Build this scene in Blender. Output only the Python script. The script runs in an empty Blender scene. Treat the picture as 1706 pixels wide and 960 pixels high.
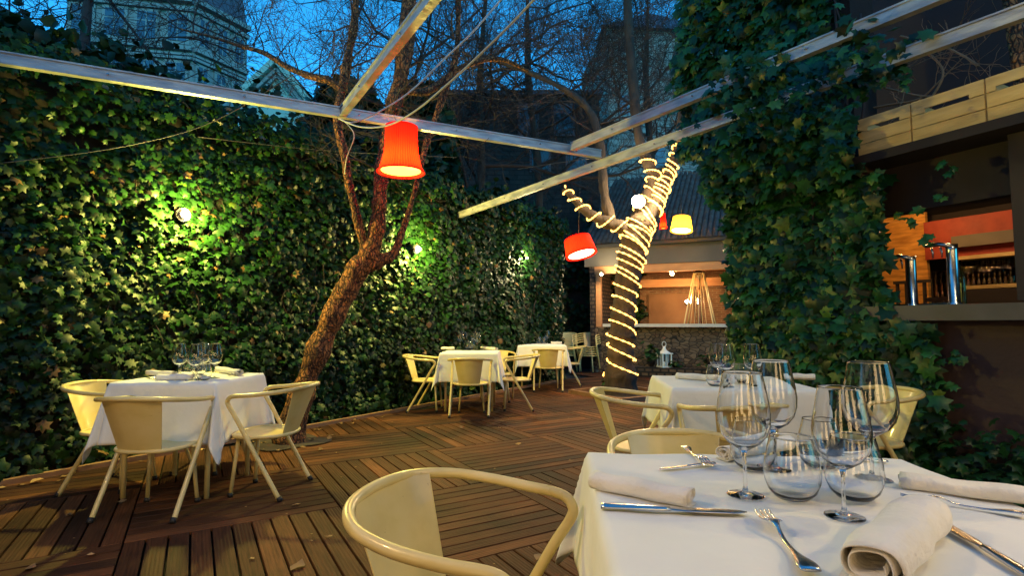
import bpy, math, random
from math import sin, cos, pi, radians, atan2, sqrt, hypot
from mathutils import Vector as V, Matrix, noise as mnoise
random.seed(7)
sc = bpy.context.scene
COL = sc.collection

# ---------------------------------------------------------------- camera
F, HORIZON, CX, CY, CAMZ = 894.0, 539.0, 853.0, 480.0, 1.17
TH = math.atan((HORIZON - CY) / F)
cam = bpy.data.cameras.new('camera'); cam.sensor_width = 36; cam.lens = 36 * F / 1706
cam.clip_end = 2000; cam.clip_start = 0.02
camo = bpy.data.objects.new('camera', cam); COL.objects.link(camo)
camo.location = (0, 0, CAMZ); camo.rotation_euler = (pi / 2 + TH, 0, 0)
sc.camera = camo

# ---------------------------------------------------------------- world, sun, exposure
SUN_EL, SUN_AZ = radians(24), radians(160)          # direction the sun stands in, measured from +Y clockwise
w = bpy.data.worlds.new('World'); sc.world = w; w.use_nodes = True
nt = w.node_tree; nt.nodes.clear()
sky = nt.nodes.new('ShaderNodeTexSky'); sky.sky_type = 'NISHITA'; sky.sun_disc = False
sky.sun_elevation = SUN_EL; sky.sun_rotation = SUN_AZ; sky.ozone_density = 6; sky.air_density = 1.2; sky.dust_density = 0.3
tint = nt.nodes.new('ShaderNodeMixRGB'); tint.blend_type = 'MULTIPLY'; tint.inputs[0].default_value = 1
tint.inputs[2].default_value = (0.12, 0.82, 1.0, 1)
bg = nt.nodes.new('ShaderNodeBackground'); bg.inputs['Strength'].default_value = 0.15
wo = nt.nodes.new('ShaderNodeOutputWorld')
nt.links.new(sky.outputs[0], tint.inputs[1]); nt.links.new(tint.outputs[0], bg.inputs[0]); nt.links.new(bg.outputs[0], wo.inputs[0])
sl = bpy.data.lights.new('sun', 'SUN'); sl.energy = 0.18; sl.angle = radians(3); sl.color = (1, .82, .6)
so = bpy.data.objects.new('sun', sl); COL.objects.link(so)
sd = V((sin(SUN_AZ) * cos(SUN_EL), cos(SUN_AZ) * cos(SUN_EL), sin(SUN_EL)))
so.rotation_euler = sd.to_track_quat('Z', 'Y').to_euler()
sc.view_settings.view_transform = 'Standard'; sc.view_settings.look = 'None'
sc.view_settings.exposure = 1.0; sc.view_settings.gamma = 1
sc.render.engine = 'CYCLES'
sc.cycles.use_denoising = True
sc.cycles.max_bounces = 10; sc.cycles.transparent_max_bounces = 12; sc.cycles.transmission_bounces = 10
sc.cycles.sample_clamp_indirect = 4; sc.cycles.caustics_reflective = False; sc.cycles.caustics_refractive = True
sc.cycles.use_adaptive_sampling = True; sc.cycles.adaptive_threshold = 0.02

# ---------------------------------------------------------------- picture point -> point of the place
FW = V((0, cos(TH), sin(TH))); UP = V((0, -sin(TH), cos(TH))); O = V((0, 0, CAMZ))
def ray(px, py): return FW * F + UP * (CY - py) + V((1, 0, 0)) * (px - CX)
def atz(px, py, z): d = ray(px, py); return O + d * ((z - CAMZ) / d.z)
def aty(px, py, y): d = ray(px, py); return O + d * (y / d.y)
def atp(px, py, p0, n): d = ray(px, py); return O + d * ((V(p0) - O).dot(V(n)) / d.dot(V(n)))

# ---------------------------------------------------------------- materials
MT = {}
def nodes(name):
    m = bpy.data.materials.new(name); m.use_nodes = True
    return m, m.node_tree, m.node_tree.nodes['Principled BSDF']
def ramp(t, stops):
    r = t.nodes.new('ShaderNodeValToRGB'); e = r.color_ramp.elements
    while len(e) > 1: e.remove(e[-1])
    e[0].position = stops[0][0]; e[0].color = (*stops[0][1], 1)
    for p, c in stops[1:]:
        k = e.new(p); k.color = (*c, 1)
    return r
def mat(name, col, rough=.5, metal=0, col2=None, scale=8, bump=0, bscale=None, stretch=(1, 1, 1), spec=.5, detail=5, uv=False,
        coat=0, trans=0, sss=0, lo=.3, hi=.7):
    if name in MT: return MT[name]
    m, t, b = nodes(name); L = t.links.new
    b.inputs['Base Color'].default_value = (*col, 1); b.inputs['Roughness'].default_value = rough
    b.inputs['Metallic'].default_value = metal; b.inputs['Specular IOR Level'].default_value = spec
    b.inputs['Coat Weight'].default_value = coat
    tc = t.nodes.new('ShaderNodeTexCoord'); mp = t.nodes.new('ShaderNodeMapping'); mp.inputs['Scale'].default_value = stretch
    L(tc.outputs['UV' if uv else 'Object'], mp.inputs[0])
    if col2:
        n = t.nodes.new('ShaderNodeTexNoise'); n.inputs['Scale'].default_value = scale; n.inputs['Detail'].default_value = detail
        L(mp.outputs[0], n.inputs[0])
        r = ramp(t, [(lo, col), (hi, col2)]); L(n.outputs[0], r.inputs[0]); L(r.outputs[0], b.inputs['Base Color'])
        rr = t.nodes.new('ShaderNodeMapRange'); rr.inputs[3].default_value = max(rough - .1, .02); rr.inputs[4].default_value = min(rough + .12, 1)
        L(n.outputs[0], rr.inputs[0]); L(rr.outputs[0], b.inputs['Roughness'])
    if bump:
        n2 = t.nodes.new('ShaderNodeTexNoise'); n2.inputs['Scale'].default_value = bscale or scale * 2; n2.inputs['Detail'].default_value = 6
        L(mp.outputs[0], n2.inputs[0])
        bp = t.nodes.new('ShaderNodeBump'); bp.inputs['Strength'].default_value = bump; bp.inputs['Distance'].default_value = .02
        L(n2.outputs[0], bp.inputs['Height']); L(bp.outputs[0], b.inputs['Normal'])
    MT[name] = m; return m
def emit(name, col, s):
    if name in MT: return MT[name]
    m, t, b = nodes(name)
    b.inputs['Base Color'].default_value = (*col, 1)
    b.inputs['Emission Color'].default_value = (*col, 1); b.inputs['Emission Strength'].default_value = s
    MT[name] = m; return m
def brickmat(name, c1, c2, mortar, scale=1, bw=.24, bh=.07, ms=.012, rough=.85):
    if name in MT: return MT[name]
    m, t, b = nodes(name); L = t.links.new
    tc = t.nodes.new('ShaderNodeTexCoord'); br = t.nodes.new('ShaderNodeTexBrick')
    L(tc.outputs['UV'], br.inputs[0]); br.inputs['Scale'].default_value = scale
    br.inputs['Color1'].default_value = (*c1, 1); br.inputs['Color2'].default_value = (*c2, 1); br.inputs['Mortar'].default_value = (*mortar, 1)
    br.inputs['Brick Width'].default_value = bw; br.inputs['Row Height'].default_value = bh; br.inputs['Mortar Size'].default_value = ms
    n = t.nodes.new('ShaderNodeTexNoise'); n.inputs['Scale'].default_value = 3; n.inputs['Detail'].default_value = 8
    L(tc.outputs['UV'], n.inputs[0])
    mx = t.nodes.new('ShaderNodeMixRGB'); mx.blend_type = 'MULTIPLY'; mx.inputs[0].default_value = .7
    r = ramp(t, [(.3, (.35, .33, .3)), (.7, (1.2, 1.1, 1.0))]); L(n.outputs[0], r.inputs[0])
    L(br.outputs[0], mx.inputs[1]); L(r.outputs[0], mx.inputs[2]); L(mx.outputs[0], b.inputs['Base Color'])
    bp = t.nodes.new('ShaderNodeBump'); bp.inputs['Strength'].default_value = .6; bp.inputs['Distance'].default_value = .01; bp.invert = True
    L(br.outputs['Fac'], bp.inputs['Height']); L(bp.outputs[0], b.inputs['Normal']); b.inputs['Roughness'].default_value = rough
    MT[name] = m; return m
def attrmat(name, stops, rough=.4, spec=.5, grain=0, bump=0, trans=0, blot=0):
    """colour per leaf / per board from the attribute 'tint' (0..1)"""
    if name in MT: return MT[name]
    m, t, b = nodes(name); L = t.links.new
    a = t.nodes.new('ShaderNodeAttribute'); a.attribute_name = 'tint'
    r = ramp(t, stops); L(a.outputs['Fac'], r.inputs[0]); col = r.outputs[0]
    b.inputs['Roughness'].default_value = rough; b.inputs['Specular IOR Level'].default_value = spec
    if grain:
        uv = t.nodes.new('ShaderNodeTexCoord'); mp = t.nodes.new('ShaderNodeMapping'); mp.inputs['Scale'].default_value = (1.2, 26, 1)
        n = t.nodes.new('ShaderNodeTexNoise'); n.inputs['Scale'].default_value = 3; n.inputs['Detail'].default_value = 8; n.inputs['Roughness'].default_value = .65
        L(uv.outputs['UV'], mp.inputs[0]); L(mp.outputs[0], n.inputs[0])
        g = ramp(t, [(.32, (.35, .33, .32)), (.62, (1.25, 1.2, 1.15))]); L(n.outputs[0], g.inputs[0])
        mx = t.nodes.new('ShaderNodeMixRGB'); mx.blend_type = 'MULTIPLY'; mx.inputs[0].default_value = grain
        L(col, mx.inputs[1]); L(g.outputs[0], mx.inputs[2]); col = mx.outputs[0]
        n3 = t.nodes.new('ShaderNodeTexNoise'); n3.inputs['Scale'].default_value = 1.3; n3.inputs['Detail'].default_value = 7
        L(uv.outputs['Object'], n3.inputs[0])
        g3 = ramp(t, [(.38, (.35, .33, .34)), (.6, (1.2, 1.12, 1.05))]); L(n3.outputs[0], g3.inputs[0])
        mx3 = t.nodes.new('ShaderNodeMixRGB'); mx3.blend_type = 'MULTIPLY'; mx3.inputs[0].default_value = .8
        L(col, mx3.inputs[1]); L(g3.outputs[0], mx3.inputs[2]); col = mx3.outputs[0]
        mr = t.nodes.new('ShaderNodeMapRange'); mr.inputs[3].default_value = rough - .12; mr.inputs[4].default_value = rough + .2
        L(n3.outputs[0], mr.inputs[0]); L(mr.outputs[0], b.inputs['Roughness'])
        # fluted boards
        wv = t.nodes.new('ShaderNodeTexWave'); wv.bands_direction = 'Y'; wv.inputs['Scale'].default_value = 18; wv.inputs['Distortion'].default_value = .4
        L(uv.outputs['UV'], wv.inputs[0])
        ad = t.nodes.new('ShaderNodeMath'); ad.operation = 'MULTIPLY_ADD'; ad.inputs[1].default_value = .35
        L(wv.outputs['Fac'], ad.inputs[0]); L(n.outputs[0], ad.inputs[2])
        bp = t.nodes.new('ShaderNodeBump'); bp.inputs['Strength'].default_value = bump; bp.inputs['Distance'].default_value = .006
        L(ad.outputs[0], bp.inputs['Height']); L(bp.outputs[0], b.inputs['Normal'])
    if blot:
        tc = t.nodes.new('ShaderNodeTexCoord'); n = t.nodes.new('ShaderNodeTexNoise'); n.inputs['Scale'].default_value = 30; n.inputs['Detail'].default_value = 4
        L(tc.outputs['Object'], n.inputs[0])
        g = ramp(t, [(.35, (.7, .7, .7)), (.65, (1.2, 1.2, 1.1))]); L(n.outputs[0], g.inputs[0])
        mx = t.nodes.new('ShaderNodeMixRGB'); mx.blend_type = 'MULTIPLY'; mx.inputs[0].default_value = blot
        L(col, mx.inputs[1]); L(g.outputs[0], mx.inputs[2]); col = mx.outputs[0]
    L(col, b.inputs['Base Color'])
    if trans:
        tr = t.nodes.new('ShaderNodeBsdfTranslucent'); ms = t.nodes.new('ShaderNodeMixShader'); ms.inputs[0].default_value = trans
        L(col, tr.inputs[0]); L(b.outputs[0], ms.inputs[1]); L(tr.outputs[0], ms.inputs[2])
        L(ms.outputs[0], t.nodes['Material Output'].inputs[0])
    MT[name] = m; return m
def glassmat(name, col=(1, 1, 1), ior=1.45):
    if name in MT: return MT[name]
    m, t, b = nodes(name)
    b.inputs['Base Color'].default_value = (*col, 1); b.inputs['Roughness'].default_value = .0
    b.inputs['Transmission Weight'].default_value = 1; b.inputs['IOR'].default_value = ior
    MT[name] = m; return m
def shademat(name, col, e):
    """pleated fabric lamp shade: lets the bulb's light through"""
    m, t, b = nodes(name); L = t.links.new
    b.inputs['Base Color'].default_value = (*col, 1); b.inputs['Roughness'].default_value = .8
    b.inputs['Emission Color'].default_value = (*col, 1); b.inputs['Emission Strength'].default_value = e
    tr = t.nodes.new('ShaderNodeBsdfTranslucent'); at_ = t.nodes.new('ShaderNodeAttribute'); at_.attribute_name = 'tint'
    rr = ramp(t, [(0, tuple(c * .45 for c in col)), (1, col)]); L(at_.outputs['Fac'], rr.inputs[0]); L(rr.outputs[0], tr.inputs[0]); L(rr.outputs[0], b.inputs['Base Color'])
    ms = t.nodes.new('ShaderNodeMixShader'); ms.inputs[0].default_value = .6
    L(b.outputs[0], ms.inputs[1]); L(tr.outputs[0], ms.inputs[2]); L(ms.outputs[0], t.nodes['Material Output'].inputs[0])
    MT[name] = m; return m
def chair_paint():
    m, t, b = nodes('chair_paint'); L = t.links.new
    tc = t.nodes.new('ShaderNodeTexCoord'); n = t.nodes.new('ShaderNodeTexNoise'); n.inputs['Scale'].default_value = 6; n.inputs['Detail'].default_value = 8
    n2 = t.nodes.new('ShaderNodeTexNoise'); n2.inputs['Scale'].default_value = 55; n2.inputs['Detail'].default_value = 6
    L(tc.outputs['Object'], n.inputs[0]); L(tc.outputs['Object'], n2.inputs[0])
    r = ramp(t, [(.3, (.60, .46, .16)), (.5, (.69, .55, .22)), (.75, (.73, .60, .28))]); L(n.outputs[0], r.inputs[0])
    r2 = ramp(t, [(.25, (.3, .2, .12)), (.285, (1, 1, 1))]); L(n2.outputs[0], r2.inputs[0])
    mx = t.nodes.new('ShaderNodeMixRGB'); mx.blend_type = 'MULTIPLY'; mx.inputs[0].default_value = .9
    L(r.outputs[0], mx.inputs[1]); L(r2.outputs[0], mx.inputs[2]); L(mx.outputs[0], b.inputs['Base Color'])
    mr = t.nodes.new('ShaderNodeMapRange'); mr.inputs[3].default_value = .18; mr.inputs[4].default_value = .5; L(n.outputs[0], mr.inputs[0]); L(mr.outputs[0], b.inputs['Roughness'])
    bp = t.nodes.new('ShaderNodeBump'); bp.inputs['Strength'].default_value = .08; bp.inputs['Distance'].default_value = .004; L(n2.outputs[0], bp.inputs['Height']); L(bp.outputs[0], b.inputs['Normal'])
    b.inputs['Coat Weight'].default_value = .3; MT['chair_paint'] = m
chair_paint()
def bark_mat(name, c1, c2):
    m, t, b = nodes(name); L = t.links.new
    tc = t.nodes.new('ShaderNodeTexCoord'); mp = t.nodes.new('ShaderNodeMapping'); mp.inputs['Scale'].default_value = (1, 1, .38)
    wn = t.nodes.new('ShaderNodeTexNoise'); wn.inputs['Scale'].default_value = 9; wm = t.nodes.new('ShaderNodeMixRGB'); wm.inputs[0].default_value = .10
    L(tc.outputs['Object'], wn.inputs[0]); L(tc.outputs['Object'], wm.inputs[1]); L(wn.outputs['Color'], wm.inputs[2]); L(wm.outputs[0], mp.inputs[0])
    v = t.nodes.new('ShaderNodeTexVoronoi'); v.feature = 'DISTANCE_TO_EDGE'; v.inputs['Scale'].default_value = 34; L(mp.outputs[0], v.inputs[0])
    n = t.nodes.new('ShaderNodeTexNoise'); n.inputs['Scale'].default_value = 60; n.inputs['Detail'].default_value = 10; L(mp.outputs[0], n.inputs[0])
    n2 = t.nodes.new('ShaderNodeTexNoise'); n2.inputs['Scale'].default_value = 5; n2.inputs['Detail'].default_value = 6; L(tc.outputs['Object'], n2.inputs[0])
    r = ramp(t, [(.35, tuple(x * .4 + y * .12 for x, y in zip(c1, c2))), (.65, c2)]); L(n.outputs[0], r.inputs[0])
    e = ramp(t, [(.0, (.10, .09, .08)), (.16, (1, 1, 1))]); L(v.outputs[0], e.inputs[0])
    mx = t.nodes.new('ShaderNodeMixRGB'); mx.blend_type = 'MULTIPLY'; mx.inputs[0].default_value = 1; L(r.outputs[0], mx.inputs[1]); L(e.outputs[0], mx.inputs[2])
    g = ramp(t, [(.35, (.5, .5, .52)), (.65, (1.15, 1.1, 1))]); L(n2.outputs[0], g.inputs[0])
    mx2 = t.nodes.new('ShaderNodeMixRGB'); mx2.blend_type = 'MULTIPLY'; mx2.inputs[0].default_value = 1; L(mx.outputs[0], mx2.inputs[1]); L(g.outputs[0], mx2.inputs[2]); L(mx2.outputs[0], b.inputs['Base Color'])
    ad = t.nodes.new('ShaderNodeMath'); ad.operation = 'MULTIPLY_ADD'; ad.inputs[1].default_value = .3; L(n.outputs[0], ad.inputs[0]); L(e.outputs[0], ad.inputs[2])
    bp = t.nodes.new('ShaderNodeBump'); bp.inputs['Distance'].default_value = .02; bp.inputs['Strength'].default_value = 1; L(ad.outputs[0], bp.inputs['Height']); L(bp.outputs[0], b.inputs['Normal'])
    b.inputs['Roughness'].default_value = .9; MT[name] = m
mat('chair_cap', (.01, .01, .01), .6)
mat('cloth', (.74, .735, .66), .9, bump=.3, bscale=9, col2=(.82, .815, .75), scale=3)
mat('napkin', (.72, .68, .58), .9, bump=.35, bscale=45, col2=(.80, .76, .67), scale=9)
mat('steel', (.55, .55, .56), .22, metal=1, col2=(.62, .62, .63), scale=20)
def rubble(name, c1, c2, mortar, sc_):
    m, t, b = nodes(name); L = t.links.new
    tc = t.nodes.new('ShaderNodeTexCoord'); mp = t.nodes.new('ShaderNodeMapping'); mp.inputs['Scale'].default_value = (1, 1.7, 1)
    ns = t.nodes.new('ShaderNodeTexNoise'); ns.inputs['Scale'].default_value = 3; va = t.nodes.new('ShaderNodeMixRGB'); va.inputs[0].default_value = .12
    L(tc.outputs['UV'], ns.inputs[0]); L(tc.outputs['UV'], va.inputs[1]); L(ns.outputs['Color'], va.inputs[2]); L(va.outputs[0], mp.inputs[0])
    v = t.nodes.new('ShaderNodeTexVoronoi'); v.feature = 'DISTANCE_TO_EDGE'; v.inputs['Scale'].default_value = sc_
    v2 = t.nodes.new('ShaderNodeTexVoronoi'); v2.inputs['Scale'].default_value = sc_
    L(mp.outputs[0], v.inputs[0]); L(mp.outputs[0], v2.inputs[0])
    r = ramp(t, [(0, c1), (.5, c2), (1, c1)]); L(v2.outputs['Color'], r.inputs[0])
    e = ramp(t, [(.02, (0, 0, 0)), (.09, (1, 1, 1))]); L(v.outputs[0], e.inputs[0])
    mx = t.nodes.new('ShaderNodeMixRGB'); mx.inputs[1].default_value = (*mortar, 1); L(e.outputs[0], mx.inputs[0]); L(r.outputs[0], mx.inputs[2]); L(mx.outputs[0], b.inputs['Base Color'])
    bp = t.nodes.new('ShaderNodeBump'); bp.inputs['Distance'].default_value = .03; bp.inputs['Strength'].default_value = .9; L(v.outputs[0], bp.inputs['Height']); L(bp.outputs[0], b.inputs['Normal'])
    b.inputs['Roughness'].default_value = .9; MT[name] = m
rubble('rubble', (.045, .028, .02), (.20, .13, .08), (.012, .009, .008), 8.5)
glassmat('glass', (.985, .99, .99), 1.46)
bark_mat('bark', (.045, .020, .009), (.50, .205, .065))
mat('dark_bark', (.016, .011, .009), .9, col2=(.05, .034, .024), scale=9, bump=.8, bscale=25, stretch=(1, 1, .4), detail=8)
mat('twig', (.03, .02, .017), .9)
mat('beam', (.30, .31, .33), .42, metal=.4, col2=(.52, .52, .50), scale=5, bump=.3, bscale=30, stretch=(1, 1, 5), detail=10, lo=.36, hi=.62)
mat('plaster_dark', (.010, .008, .007), .95, col2=(.02, .016, .014), scale=2, bump=.4, bscale=12)
mat('soil', (.03, .02, .014), 1, col2=(.07, .05, .035), scale=6, bump=.6, bscale=18)
mat('under', (.006, .005, .004), 1)
mat('bar_wall', (.035, .018, .017), .75, col2=(.055, .03, .028), scale=1.8, bump=.2, bscale=25)
mat('bar_ledge', (.05, .042, .042), .5, col2=(.08, .07, .07), scale=4, bump=.1)
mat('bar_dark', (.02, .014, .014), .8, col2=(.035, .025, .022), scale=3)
mat('bar_red', (.24, .022, .012), .6, col2=(.36, .05, .025), scale=7, bump=.3, bscale=14)
mat('bar_grey', (.09, .075, .06), .6, col2=(.13, .11, .09), scale=4)
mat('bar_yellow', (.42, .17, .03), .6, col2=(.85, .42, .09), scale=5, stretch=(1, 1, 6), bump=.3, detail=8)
mat('crate_wood', (.46, .31, .11), .8, col2=(.68, .50, .21), scale=3, bump=.3, bscale=20, stretch=(1, 1, 5), detail=8)
mat('edge_wood', (.22, .11, .05), .7, col2=(.34, .19, .09), scale=4, bump=.3, bscale=20)
mat('tile', (.03, .027, .026), .85, col2=(.085, .075, .07), scale=5, bump=.5, bscale=14)
mat('fascia', (.085, .078, .066), .7, col2=(.12, .11, .095), scale=2)
mat('gutter', (.03, .025, .022), .5)
mat('shed_wood', (.40, .17, .07), .6, col2=(.52, .25, .10), scale=3, bump=.2, bscale=18, stretch=(1, 1, 4))
mat('shed_plaster', (.30, .15, .07), .85, col2=(.20, .10, .05), scale=2, bump=.2)
mat('sill_stone', (.5, .47, .42), .7, col2=(.62, .6, .55), scale=5, bump=.2)
mat('white_paint', (.72, .70, .62), .5, col2=(.78, .76, .7), scale=8)
mat('black_metal', (.015, .014, .014), .4, metal=.3)
mat('facade', (.17, .19, .20), .9, col2=(.25, .27, .28), scale=.6, bump=.2, bscale=6)
mat('facade_trim', (.20, .22, .23), .8, col2=(.26, .28, .29), scale=1)
mat('slate', (.06, .055, .08), .6, col2=(.09, .08, .11), scale=2)
mat('green_stucco', (.30, .40, .36), .9, col2=(.36, .46, .42), scale=1)
mat('window_glass', (.05, .09, .14), .12)
mat('ground', (.03, .025, .02), 1, col2=(.06, .05, .04), scale=2)
mat('cable_white', (.55, .55, .55), .5)
mat('wire_dark', (.04, .035, .03), .6)
mat('pot', (.10, .05, .03), .8)
brickmat('dark_brick', (.085, .055, .036), (.15, .095, .055), (.014, .011, .009), 1, .17, .095, .022)
brickmat('warm_brick', (.28, .12, .055), (.18, .075, .04), (.30, .20, .12), 1, .2, .055)
brickmat('stone_wall', (.26, .25, .25), (.34, .33, .32), (.15, .145, .145), 1, .7, .32, .03)
brickmat('rear_brick', (.035, .028, .03), (.05, .04, .042), (.02, .017, .02), 1, .5, .16, .02)
attrmat('ivy', [(0, (.003, .010, .003)), (.45, (.007, .032, .006)), (.8, (.016, .066, .009)), (.94, (.035, .10, .010)), (.97, (.10, .12, .02)), (1, (.17, .10, .035))], .46, .22, trans=.12, blot=.8)
attrmat('ivy_teal', [(0, (.004, .016, .006)), (.5, (.010, .060, .016)), (.85, (.022, .12, .028)), (1, (.09, .16, .02))], .40, .30, trans=.12, blot=.8)
attrmat('deck', [(0, (.034, .015, .009)), (.5, (.088, .037, .015)), (1, (.185, .078, .030))], .62, .16, grain=.8, bump=.5)
attrmat('dead_leaf', [(0, (.13, .07, .03)), (1, (.42, .26, .11))], .8, .3)
emit('bulb_warm', (1, .72, .32), 60)
emit('bulb_star', (1, .85, .6), 90)
emit('rope', (1, .50, .09), 3.0)
emit('lamp_yellow_glow', (1, .55, .06), 3.0)
emit('lamp_white_glow', (1, .85, .5), 6.0)
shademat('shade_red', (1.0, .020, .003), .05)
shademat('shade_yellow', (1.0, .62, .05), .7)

# ---------------------------------------------------------------- mesh builder
class MB:
    def __init__(s): s.v = []; s.f = []; s.sm = []; s.uv = []; s.t = []; s.tint = 0.0
    def add(s, vs, fs, smooth=False, uvs=None):
        b = len(s.v); s.v += [tuple(p) for p in vs]
        for i, f in enumerate(fs):
            s.f.append(tuple(b + k for k in f)); s.sm.append(smooth); s.t.append(s.tint)
            s.uv.append(uvs[i] if uvs else None)
        return s
    def box(s, c, sx, sy, sz, rot=None, uvm=False):
        """centre c, full sizes, rot = 3x3"""
        R = rot or Matrix.Identity(3); c = V(c)
        vs = [c + R @ V((x * sx / 2, y * sy / 2, z * sz / 2)) for x in (-1, 1) for y in (-1, 1) for z in (-1, 1)]
        fs = [(0, 1, 3, 2), (4, 6, 7, 5), (0, 4, 5, 1), (2, 3, 7, 6), (0, 2, 6, 4), (1, 5, 7, 3)]
        loc = [(x * sx / 2, y * sy / 2, z * sz / 2) for x in (-1, 1) for y in (-1, 1) for z in (-1, 1)]
        uvs = []
        for k, f in enumerate(fs):
            ax = (1, 2) if k < 2 else ((0, 2) if k < 4 else (0, 1))
            uvs.append([(loc[i][ax[0]], loc[i][ax[1]]) for i in f])
        return s.add(vs, fs, False, uvs)
    def bar(s, a, b, w, h, up=(0, 0, 1)):
        a = V(a); b = V(b); d = b - a; L = d.length; d.normalize()
        x = d.cross(V(up)).normalized(); z = x.cross(d).normalized()
        R = Matrix((x, d, z)).transposed()
        return s.box((a + b) / 2, w, L, h, R)
    def ext(s, prof, a, b, up=(0, 0, 1)):
        """extrude closed 2D profile (x,z) from a to b"""
        a = V(a); b = V(b); d = (b - a).normalized(); x = d.cross(V(up)).normalized(); z = x.cross(d).normalized(); n = len(prof)
        vs = [q + x * p[0] + z * p[1] for q in (a, b) for p in prof]
        fs = [(i, (i + 1) % n, n + (i + 1) % n, n + i) for i in range(n)] + [tuple(range(n - 1, -1, -1)), tuple(range(n, 2 * n))]
        return s.add(vs, fs)
    def tube(s, pts, r, n=8, cap=True, closed=False, flat=1.0, up=None):
        pts = [V(p) for p in pts]; m = len(pts)
        rs = r if isinstance(r, (list, tuple)) else [r] * m
        T = []
        for i in range(m):
            a = pts[i - 1] if (i > 0 or closed) else pts[i]; b = pts[(i + 1) % m] if (i < m - 1 or closed) else pts[i]
            d = b - a
            T.append(d.normalized() if d.length > 1e-9 else V((0, 0, 1)))
        u = V(up) if up else (V((0, 0, 1)) if abs(T[0].z) < .9 else V((1, 0, 0)))
        N = (u - T[0] * u.dot(T[0])).normalized()
        vs = []
        for i in range(m):
            if up: N = V(up)
            N = N - T[i] * N.dot(T[i])
            N = N.normalized() if N.length > 1e-6 else T[i].orthogonal().normalized()
            B = T[i].cross(N)
            rr = rs[i] if isinstance(rs[i], (list, tuple)) else (rs[i], rs[i] * flat)
            for k in range(n):
                a = 2 * pi * k / n
                vs.append(pts[i] + B * (cos(a) * rr[0]) + N * (sin(a) * rr[1]))
        fs = []
        for i in range(m if closed else m - 1):
            j = (i + 1) % m
            for k in range(n):
                fs.append((i * n + k, i * n + (k + 1) % n, j * n + (k + 1) % n, j * n + k))
        if cap and not closed:
            fs.append(tuple(range(n - 1, -1, -1))); fs.append(tuple((m - 1) * n + k for k in range(n)))
        return s.add(vs, fs, True)
    def lathe(s, prof, c=(0, 0, 0), n=32, closed=False):
        """prof (r,z) list; closed joins the last to the first"""
        c = V(c); vs = []; fs = []; m = len(prof)
        for r, z in prof:
            for k in range(n):
                a = 2 * pi * k / n; vs.append((c.x + r * cos(a), c.y + r * sin(a), c.z + z))
        for i in range(m if closed else m - 1):
            j = (i + 1) % m
            for k in range(n): fs.append((i * n + k, i * n + (k + 1) % n, j * n + (k + 1) % n, j * n + k))
        return s.add(vs, fs, True)
    def sphere(s, c, r, n=12, m=8, sx=1, sy=1, sz=1):
        c = V(c); prof = [(r * sin(pi * i / m), -r * cos(pi * i / m)) for i in range(m + 1)]
        vs = []; fs = []
        for rr, z in prof:
            for k in range(n):
                a = 2 * pi * k / n; vs.append((c.x + rr * cos(a) * sx, c.y + rr * sin(a) * sy, c.z + z * sz))
        for i in range(m):
            for k in range(n): fs.append((i * n + k, i * n + (k + 1) % n, (i + 1) * n + (k + 1) % n, (i + 1) * n + k))
        return s.add(vs, fs, True)
    def quad(s, a, b, c, d, uv=None): return s.add([a, b, c, d], [(0, 1, 2, 3)], False, [uv] if uv else None)
    def build(s, name, m, parent=None, weld=False):
        me = bpy.data.meshes.new(name); me.from_pydata(s.v, [], s.f)
        me.polygons.foreach_set('use_smooth', s.sm)
        if any(u is not None for u in s.uv):
            ul = me.uv_layers.new(name='UVMap'); flat = []
            for f, u in zip(s.f, s.uv):
                for i in range(len(f)): flat += (list(u[i]) if u else [0, 0])
            ul.data.foreach_set('uv', flat)
        if any(t for t in s.t):
            at = me.attributes.new('tint', 'FLOAT', 'FACE'); at.data.foreach_set('value', s.t)
        me.materials.append(MT[m] if isinstance(m, str) else m)
        me.update()
        o = bpy.data.objects.new(name, me); COL.objects.link(o)
        if parent: o.parent = parent
        return o
def tag(o, label=None, cat=None, group=None, kind=None):
    if label: o['label'] = label
    if cat: o['category'] = cat
    if group: o['group'] = group
    if kind: o['kind'] = kind
    return o
def empty(name, loc=(0, 0, 0), rz=0, label=None, cat=None, group=None):
    o = bpy.data.objects.new(name, None); COL.objects.link(o); o.location = loc; o.rotation_euler = (0, 0, rz); o.empty_display_size = .1
    return tag(o, label, cat, group)
def struct(o): o['kind'] = 'structure'; return o
def copy_tree(o, parent=None):
    c = o.copy(); COL.objects.link(c); c.parent = parent
    for ch in [x for x in o.children]: copy_tree(ch, c)
    return c
def smoothpath(P, k=6):
    """Catmull-Rom through the points"""
    P = [V(p) for p in P]; out = []
    for i in range(len(P) - 1):
        p0 = P[max(i - 1, 0)]; p1 = P[i]; p2 = P[i + 1]; p3 = P[min(i + 2, len(P) - 1)]
        for j in range(k):
            t = j / k
            out.append(.5 * ((2 * p1) + (-p0 + p2) * t + (2 * p0 - 5 * p1 + 4 * p2 - p3) * t * t + (-p0 + 3 * p1 - 3 * p2 + p3) * t ** 3))
    out.append(P[-1]); return out
def smoothval(R, k=6):
    out = []
    for i in range(len(R) - 1):
        for j in range(k): t = j / k; out.append(R[i] * (1 - t) + R[i + 1] * t)
    out.append(R[-1]); return out

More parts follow.
